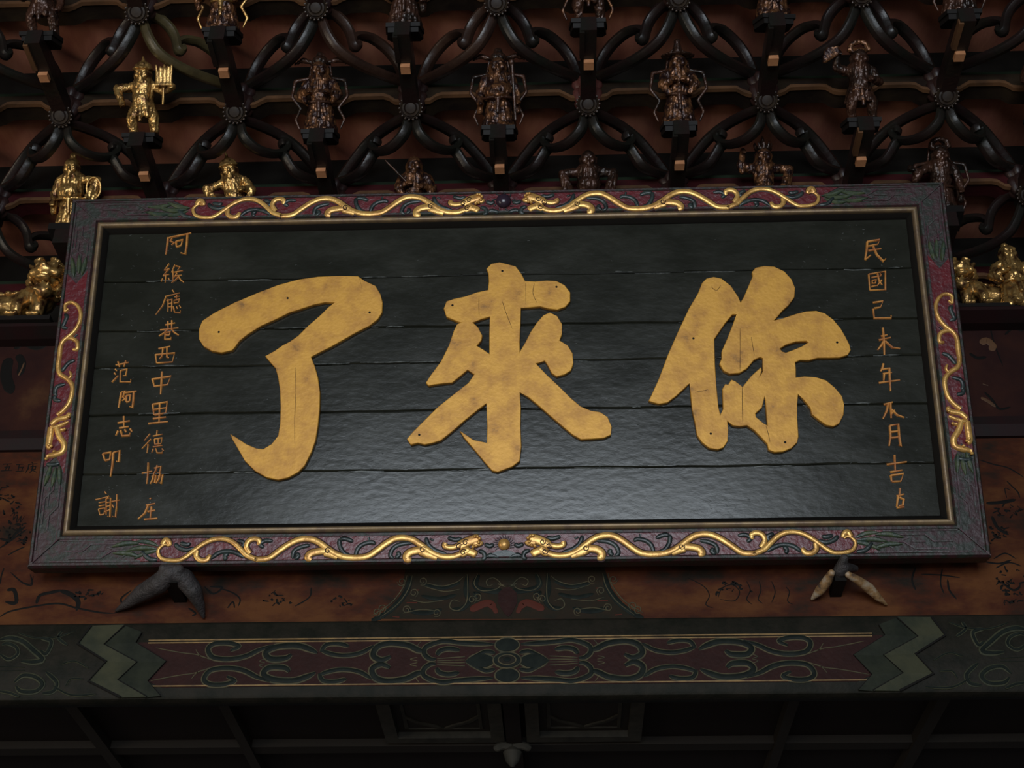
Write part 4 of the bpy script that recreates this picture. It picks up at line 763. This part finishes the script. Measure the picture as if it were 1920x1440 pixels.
# red ground panels on the rails
def band(a, c, t): return a+(c-a)*t
zl, zh = 0.16, 0.86
def rect_pts(pts): return pts
vb0, vb1 = IB*zl, IB*zh; vt0, vt1 = PH-(PH-IT)*zl, PH-(PH-IT)*zh
def hexp(u1, v0, v1): m_ = (v0+v1)/2; return [(-u1, v0), (u1, v0), (u1-0.035, m_), (u1+0.015, v1), (-u1-0.015, v1), (-u1+0.035, m_)]
tag(poly('red_ground', 'red', rails[0], hexp(0.93, vb0, vb1), depth=0.0022, bevel=0.0004, z=0.0), 'red lacquer ground')
tag(poly('red_ground', 'red', rails[2], hexp(0.90, vt1, vt0), depth=0.0022, bevel=0.0004, z=0.0), 'red lacquer ground')
us0, us1 = -HWu+(HWu-IU)*zl, -HWu+(HWu-IU)*zh
SV0, SV1 = 0.265, 0.825
for sg, rl in ((1, rails[3]), (-1, rails[1])):
    pts = [(us0, SV0), ((us0+us1)/2, SV0+0.03), (us1, SV0-0.02), (us1, SV1), ((us0+us1)/2, SV1-0.04), (us0, SV1-0.01)]
    tag(poly('red_ground', 'red', rl, [(sg*x, y) for x, y in pts], depth=0.0022, bevel=0.0004), 'red lacquer ground')
# dragons on the top and bottom rails
NR = 0.004
def tp5(L): return [onPl(x, y, NR) for x, y in Zm(L, 40, 960, 4.174)]
def tp6(L): return [onPl(x, y, NR) for x, y in Zm(L, 480, 960, 4.174)]
body_path = tp5([(1155, 285), (1128, 272), (1098, 285), (1068, 325), (1082, 380), (1130, 405), (1220, 410), (1280, 382), (1350, 325), (1420, 270), (1500, 232), (1580, 226), (1650, 252), (1710, 310), (1760, 365), (1835, 400)]) + \
    tp6([(0, 402), (95, 392), (175, 332), (260, 270), (340, 232), (420, 228), (490, 256), (560, 312), (630, 360), (710, 385), (800, 388), (880, 372), (950, 322), (1020, 265), (1090, 224), (1160, 218), (1230, 238), (1300, 287), (1370, 342), (1450, 378), (1540, 380), (1610, 352), (1650, 330)])
extras = [(tp5([(1100, 275), (1125, 235), (1150, 245), (1165, 285)]), 0.011), (tp5([(1372, 325), (1366, 375), (1400, 408), (1448, 405), (1476, 362)]), 0.011), (tp5([(1790, 350), (1758, 292), (1782, 240), (1832, 226), (1862, 246), (1852, 280)]), 0.011),
          (tp6([(600, 345), (545, 330), (480, 335), (425, 352), (402, 388), (432, 402)]), 0.015), (tp6([(1340, 335), (1290, 325), (1220, 335), (1180, 365), (1180, 400), (1215, 405)]), 0.016), (tp6([(640, 375), (560, 350), (530, 345)]), 0.016), (tp6([(1420, 380), (1340, 355), (1280, 330)]), 0.018),
          (tp6([(1482, 262), (1478, 290), (1525, 302), (1580, 288), (1640, 245), (1690, 222)]), 0.011), (tp6([(1590, 290), (1650, 255), (1710, 232), (1750, 222)]), 0.020), (tp6([(1640, 330), (1690, 345), (1725, 368)]), 0.016), (tp6([(1700, 262), (1745, 265), (1760, 245)]), 0.014), (tp6([(1600, 355), (1640, 335), (1660, 300)]), 0.018)]
dots = tp6([(1735, 212), (1752, 230), (1745, 262), (1725, 292), (1700, 300), (1715, 210)])
spirals = tp6([(562, 330), (1305, 322), (1640, 262), (1622, 345), (1590, 296)])
clouds = [tp5([(1480, 395), (1540, 345), (1620, 330), (1690, 350), (1740, 385)]), tp5([(1600, 405), (1590, 370), (1620, 350)]), tp5([(1200, 265), (1230, 300), (1290, 320), (1350, 300)]), tp5([(1240, 260), (1300, 275), (1310, 255)]), tp5([(1690, 235), (1740, 260), (1720, 300)]), tp5([(940, 330), (990, 390), (1060, 405)]),
          tp6([(60, 300), (30, 270), (70, 240), (130, 245)]), tp6([(420, 280), (350, 295), (295, 330), (285, 395)]), tp6([(300, 400), (330, 370), (310, 350)]), tp6([(650, 225), (655, 290), (690, 350), (740, 370)]), tp6([(655, 230), (700, 225), (760, 250)]), tp6([(775, 375), (795, 310), (840, 270), (905, 255), (930, 275)]), tp6([(880, 215), (885, 245)]),
          tp6([(1220, 262), (1130, 272), (1070, 310), (1050, 370), (1080, 395)]), tp6([(1090, 390), (1120, 360), (1100, 340)]), tp6([(1330, 215), (1350, 280), (1410, 330), (1490, 355)]), tp6([(1390, 240), (1360, 225)]), tp6([(1500, 215), (1560, 235), (1610, 222)]), tp6([(1740, 330), (1780, 345), (1790, 390), (1760, 400)]), tp6([(1790, 270), (1830, 290), (1860, 270)]), tp6([(1810, 380), (1840, 365), (1900, 385)])]
vmb0, vmb1 = onPl(700, 1057, NR)[1], onPl(700, 1009, NR)[1]; 
def to_top(q): return [(x*0.985, PH-0.008-(vmb1+0.004-v)*0.92) for x, v in q]
def to_bot(q): return [(x, 0.010+(v-vmb0)*0.92) for x, v in q]
dlab = 'gilded carved dragon with wavy body'
for rl, mp in ((rails[0], to_bot), (rails[2], to_top)):
    for sg in (1, -1):
        fx = lambda q: [(sg*x, v) for x, v in mp(q)]
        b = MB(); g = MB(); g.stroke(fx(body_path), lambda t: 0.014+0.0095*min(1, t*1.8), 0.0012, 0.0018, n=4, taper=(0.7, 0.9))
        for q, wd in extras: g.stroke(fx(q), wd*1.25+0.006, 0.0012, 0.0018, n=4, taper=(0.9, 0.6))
        g.build('dragon_shade_outline', 'shade_and_incision', rl)['kind'] = 'stuff'  # wider dark ribbon paints the shade around the raised dragon
        b.stroke(fx(body_path), lambda t: 0.0088+0.0070*min(1, t*1.8), 0.0058, 0.0024, n=4, flat=True, taper=(0.7, 0.9))
        for q, wd in extras: b.stroke(fx(q), wd*1.2, 0.0055, 0.0024, n=4, flat=True, taper=(0.9, 0.6))
        for x, v in fx(dots): b.ball((x, v, 0.009), 0.0048, 7, 5)
        dr = b.build('dragon', 'gold_relief', rl, 60); dr['label'] = dlab
        l = MB()
        for x, v in fx(spirals): l.stroke(spir(x, v, 0.0085, 1.2, 0.5, sg), 0.0022, 0.0014, 0.0078, n=3)
        l.build('spiral_incision', 'shade_and_incision', rl)['kind'] = 'stuff'
        for q in clouds: MB().stroke(fx(q), 0.0125, 0.0048, 0.0018, n=4, taper=(0.5, 0.4)).build('cloud_scroll', 'cloud', rl, 60)
# pearls between the dragon heads
u, v = onPl(945, 370, NR)
MB().ball((0, PH-0.036, 0.006), 0.021, 20, 12, (1, 1, 0.7)).build('pearl', 'pearl_dark', rails[2])
b = MB()
for j in range(9): a = math.pi*2*j/9; b.stroke([(0.023*math.cos(a), PH-0.036+0.023*math.sin(a)), (0.032*math.cos(a+.2), PH-0.036+0.030*math.sin(a+.2))], 0.008, 0.005, 0.0018, n=2)
b.build('pearl_flame', 'cloud', rails[2])
MB().ball((0, 0.045, 0.005), 0.015, 20, 12, (1, 1, 0.6)).build('pearl', 'gold_relief', rails[0])
b = MB()
for j in range(15): a = math.pi*(-0.15+1.3*j/14); b.stroke([(0.016*math.cos(a), 0.045+0.016*math.sin(a)), (0.027*math.cos(a+.15), 0.045+0.024*math.sin(a+.15))], 0.007, 0.005, 0.0018, n=2)
b.build('pearl_flame', 'fret', rails[0])
MB().prism([(-0.045, 0.014), (0.045, 0.014), (0.02, 0.026), (0.004, 0.031), (-0.02, 0.027)], 0.0018, 0.006).build('hill', 'cloud', rails[0], 0)
# dragons on the sides
tp8 = lambda L: [onPl(x, y, NR) for x, y in Zm(L, 0, 560, 3.6)]
sbody = tp8([(462, 70), (440, 88), (418, 70), (440, 38), (485, 25), (525, 50), (545, 105), (532, 170), (492, 230), (432, 280), (388, 322), (366, 390), (372, 460), (405, 510), (452, 540), (486, 585), (486, 645), (462, 710), (422, 758), (385, 785)])
sext = [(tp8([(400, 310), (440, 272), (485, 268), (520, 292), (522, 340), (492, 342)]), 0.013), (tp8([(460, 545), (480, 520), (470, 490)]), 0.009), (tp8([(345, 850), (385, 815), (450, 800), (475, 770)]), 0.016), (tp8([(300, 860), (360, 870), (420, 850), (470, 830)]), 0.012), (tp8([(340, 870), (318, 930), (325, 990), (345, 1010)]), 0.020), (tp8([(380, 870), (400, 930), (430, 980), (420, 1030), (370, 1050), (290, 1062)]), 0.018), (tp8([(410, 885), (440, 885)]), 0.013), (tp8([(290, 1060), (300, 1090)]), 0.011)]
sdots = tp8([(335, 990), (370, 1035), (300, 1085), (470, 800), (440, 885), (350, 1000)]); 
scl = [tp8([(415, 105), (450, 120), (430, 170), (420, 190), (455, 200)]), tp8([(505, 415), (465, 430), (430, 470), (415, 490)]), tp8([(440, 575), (390, 590), (350, 610), (345, 640), (380, 660)]), tp8([(355, 650), (370, 680), (410, 690)]), tp8([(520, 240), (500, 260)]), tp8([(400, 1110), (350, 1120), (300, 1115)])]
lo_u, hi_u = us0+0.006, us1-0.004
cl = lambda q: [(min(max(x, lo_u), hi_u), v) for x, v in q]
for sg, rl in ((1, rails[3]), (-1, rails[1])):
    fx = lambda q: [(sg*x, v-(0.02 if sg < 0 else 0)) for x, v in cl(q)]
    b = MB(); b.stroke(fx(sbody), lambda t: 0.0085+0.005*min(1, t*1.6), 0.0075, 0.0018, n=4, taper=(0.7, 0.9))
    for q, wd in sext: b.stroke(fx(q), wd*0.9, 0.0068, 0.0018, n=4, taper=(0.9, 0.6))
    for x, v in fx(sdots): b.ball((x, v, 0.009), 0.0048, 7, 5)
    b.build('dragon', 'gold_relief', rl, 60)['label'] = 'gilded carved dragon, head down'
    for q in scl: MB().stroke(fx(q), 0.012, 0.0048, 0.0018, n=4, taper=(0.5, 0.4)).build('cloud_scroll', 'cloud', rl, 60)
# fretwork corners and the leaves where it meets the red ground
fretH = [[(0.0, 0.5), (0.07, 0.5), (0.10, 0.72), (0.20, 0.72)], [(0.02, 0.28), (0.14, 0.28), (0.18, 0.5), (0.26, 0.5)], [(0.10, 0.5), (0.15, 0.5)], [(0.22, 0.3), (0.28, 0.62)], [(-0.05, 0.18), (0.29, 0.18)], [(-0.02, 0.84), (0.25, 0.84)], [(0.16, 0.62), (0.24, 0.38)]]
for rl, vo, vi in ((rails[0], 0.0, IB), (rails[2], PH, IT)):
    for sg in (1, -1):
        b = MB()
        for q in fretH: b.stroke([(sg*(-IU+0.01+a*0.68), vo+(vi-vo)*t) for a, t in q], 0.0055, 0.0030, 0, flat=True, smooth=False, taper=(0.9, 0.9))
        b.build('fretwork', 'fret', rl)
        for a, t, c_, t2 in ((-0.93, .25, -0.865, .5), (-0.95, .5, -0.875, .55), (-0.93, .78, -0.87, .62), (-0.985, .42, -0.915, .3), (-0.99, .62, -0.92, .72)):
            q = [(sg*a, vo+(vi-vo)*t), (sg*(a+c_)/2, vo+(vi-vo)*((t+t2)/2+0.06)), (sg*c_, vo+(vi-vo)*t2)]; MB().stroke(q, lambda t_: 0.004+0.010*math.sin(t_*math.pi), 0.0055, 0.0, n=5).build('corner_leaf', 'leaf_green', rl)
fretV = [([(0.5, 0.02), (0.5, 0.07), (0.75, 0.10), (0.75, 0.19)],), ([(0.3, 0.04), (0.3, 0.13), (0.55, 0.16), (0.55, 0.2)],), ([(0.2, -0.05), (0.2, 0.21)],), ([(0.84, -0.02), (0.84, 0.17)],), ([(0.42, 0.1), (0.42, 0.17)],)]
for rl, sg in ((rails[3], 1), (rails[1], -1)):
    for base_v, dv, ln in ((IB, 1, 0.75), (IT, -1, 0.62)):
        b = MB()
        for (q,) in fretV: b.stroke([(sg*(-HWu+(HWu-IU)*t), base_v+dv*a*ln) for t, a in q], 0.0055, 0.0030, 0, flat=True, smooth=False, taper=(0.9, 0.9))
        b.build('fretwork', 'fret', rl)
        ve = SV0-0.02 if dv > 0 else SV1+0.01
        for t, a, t2, a2 in ((0.25, -0.03, 0.4, 0.03), (0.5, -0.035, 0.55, 0.02), (0.75, -0.03, 0.66, 0.025)):
            MB().stroke([(sg*(-HWu+(HWu-IU)*t), ve+dv*a), (sg*(-HWu+(HWu-IU)*((t+t2)/2)), ve+dv*(a+a2)/2), (sg*(-HWu+(HWu-IU)*t2), ve+dv*a2)], lambda t_: 0.004+0.009*math.sin(t_*math.pi), 0.0055, 0.0, n=5).build('corner_leaf', 'leaf_green', rl)
for sx in (-1, 1):
    for (a, c_) in ((oc[0], ic[0]), (oc[3], ic[3])):
        MB().stroke([(sx*a[0]*0.998, a[1]+(c_[1]-a[1])*0.04), (sx*c_[0]*1.002, c_[1]-(c_[1]-a[1])*0.06)], 0.003, 0.0052, 0, flat=True, smooth=False, taper=(1, 1)).build('mitre_line', 'fret', rails[0] if a[1] == 0 else rails[2])

# ================================================================== SUPPORTS UNDER THE PLAQUE
def pt(L, ox, oy, s, Y): x, y = Zm([L], ox, oy, s)[0]; return onY(x, y, Y)
e = tag(empty('plaque_support', (0, 0, 0)), 'dusty grey two-winged wooden support under the plaque', 'bracket')
B = bmesh.new(); z = (180, 1040, 7.385)
chain(B, [pt((1035, 250), *z, 0.0), pt((870, 400), *z, 0.02), pt((640, 530), *z, 0.05), pt((430, 680), *z, 0.08), pt((270, 780), *z, 0.10)], [.024, .027, .023, .013, .004])
chain(B, [pt((1060, 250), *z, 0.0), pt((1220, 330), *z, 0.02), pt((1350, 500), *z, 0.04), pt((1430, 680), *z, 0.07), pt((1490, 860), *z, 0.10)], [.022, .026, .023, .015, .006])
chain(B, [pt((930, 190), *z, -0.01), pt((1160, 200), *z, -0.01)], [.012, .012])
fused('wings', B, 'support_grey', e, 0.004, 2)
c0 = pt((1040, 330), *z, 0.0)
MB().box(c0.x-0.016, c0.x+0.016, 0.0, YB, c0.z-0.012, c0.z+0.012).build('peg', 'ink', e, 0)
e = tag(empty('plaque_support', (0, 0, 0)), 'worn two-winged wooden support with pale bare tips under the plaque', 'bracket')
z = (1480, 1020, 8.727)
B = bmesh.new(); chain(B, [pt((690, 470), *z, 0.01), pt((620, 600), *z, 0.04), pt((500, 760), *z, 0.07), pt((370, 900), *z, 0.10)], [.009, .013, .013, .005]); fused('wing', B, 'support_pale', e, 0.0035, 2)
B = bmesh.new(); chain(B, [pt((960, 500), *z, 0.01), pt((1120, 590), *z, 0.03), pt((1300, 720), *z, 0.06), pt((1450, 870), *z, 0.08), pt((1600, 1000), *z, 0.10)], [.009, .011, .014, .010, .003]); fused('wing', B, 'support_pale', e, 0.0035, 2)
B = bmesh.new(); chain(B, [pt((900, 230), *z, -0.02), pt((830, 430), *z, 0.01), pt((800, 600), *z, 0.05)], [.011, .017, .012]); chain(B, [pt((900, 380), *z, 0.0), pt((1080, 400), *z, 0.04)], [.014, .009]); fused('saddle', B, 'support_grey', e, 0.0035, 2)
c0 = pt((860, 480), *z, 0.0); MB().box(c0.x-0.014, c0.x+0.014, 0.02, YB, c0.z-0.010, c0.z+0.010).build('peg', 'ink', e, 0)
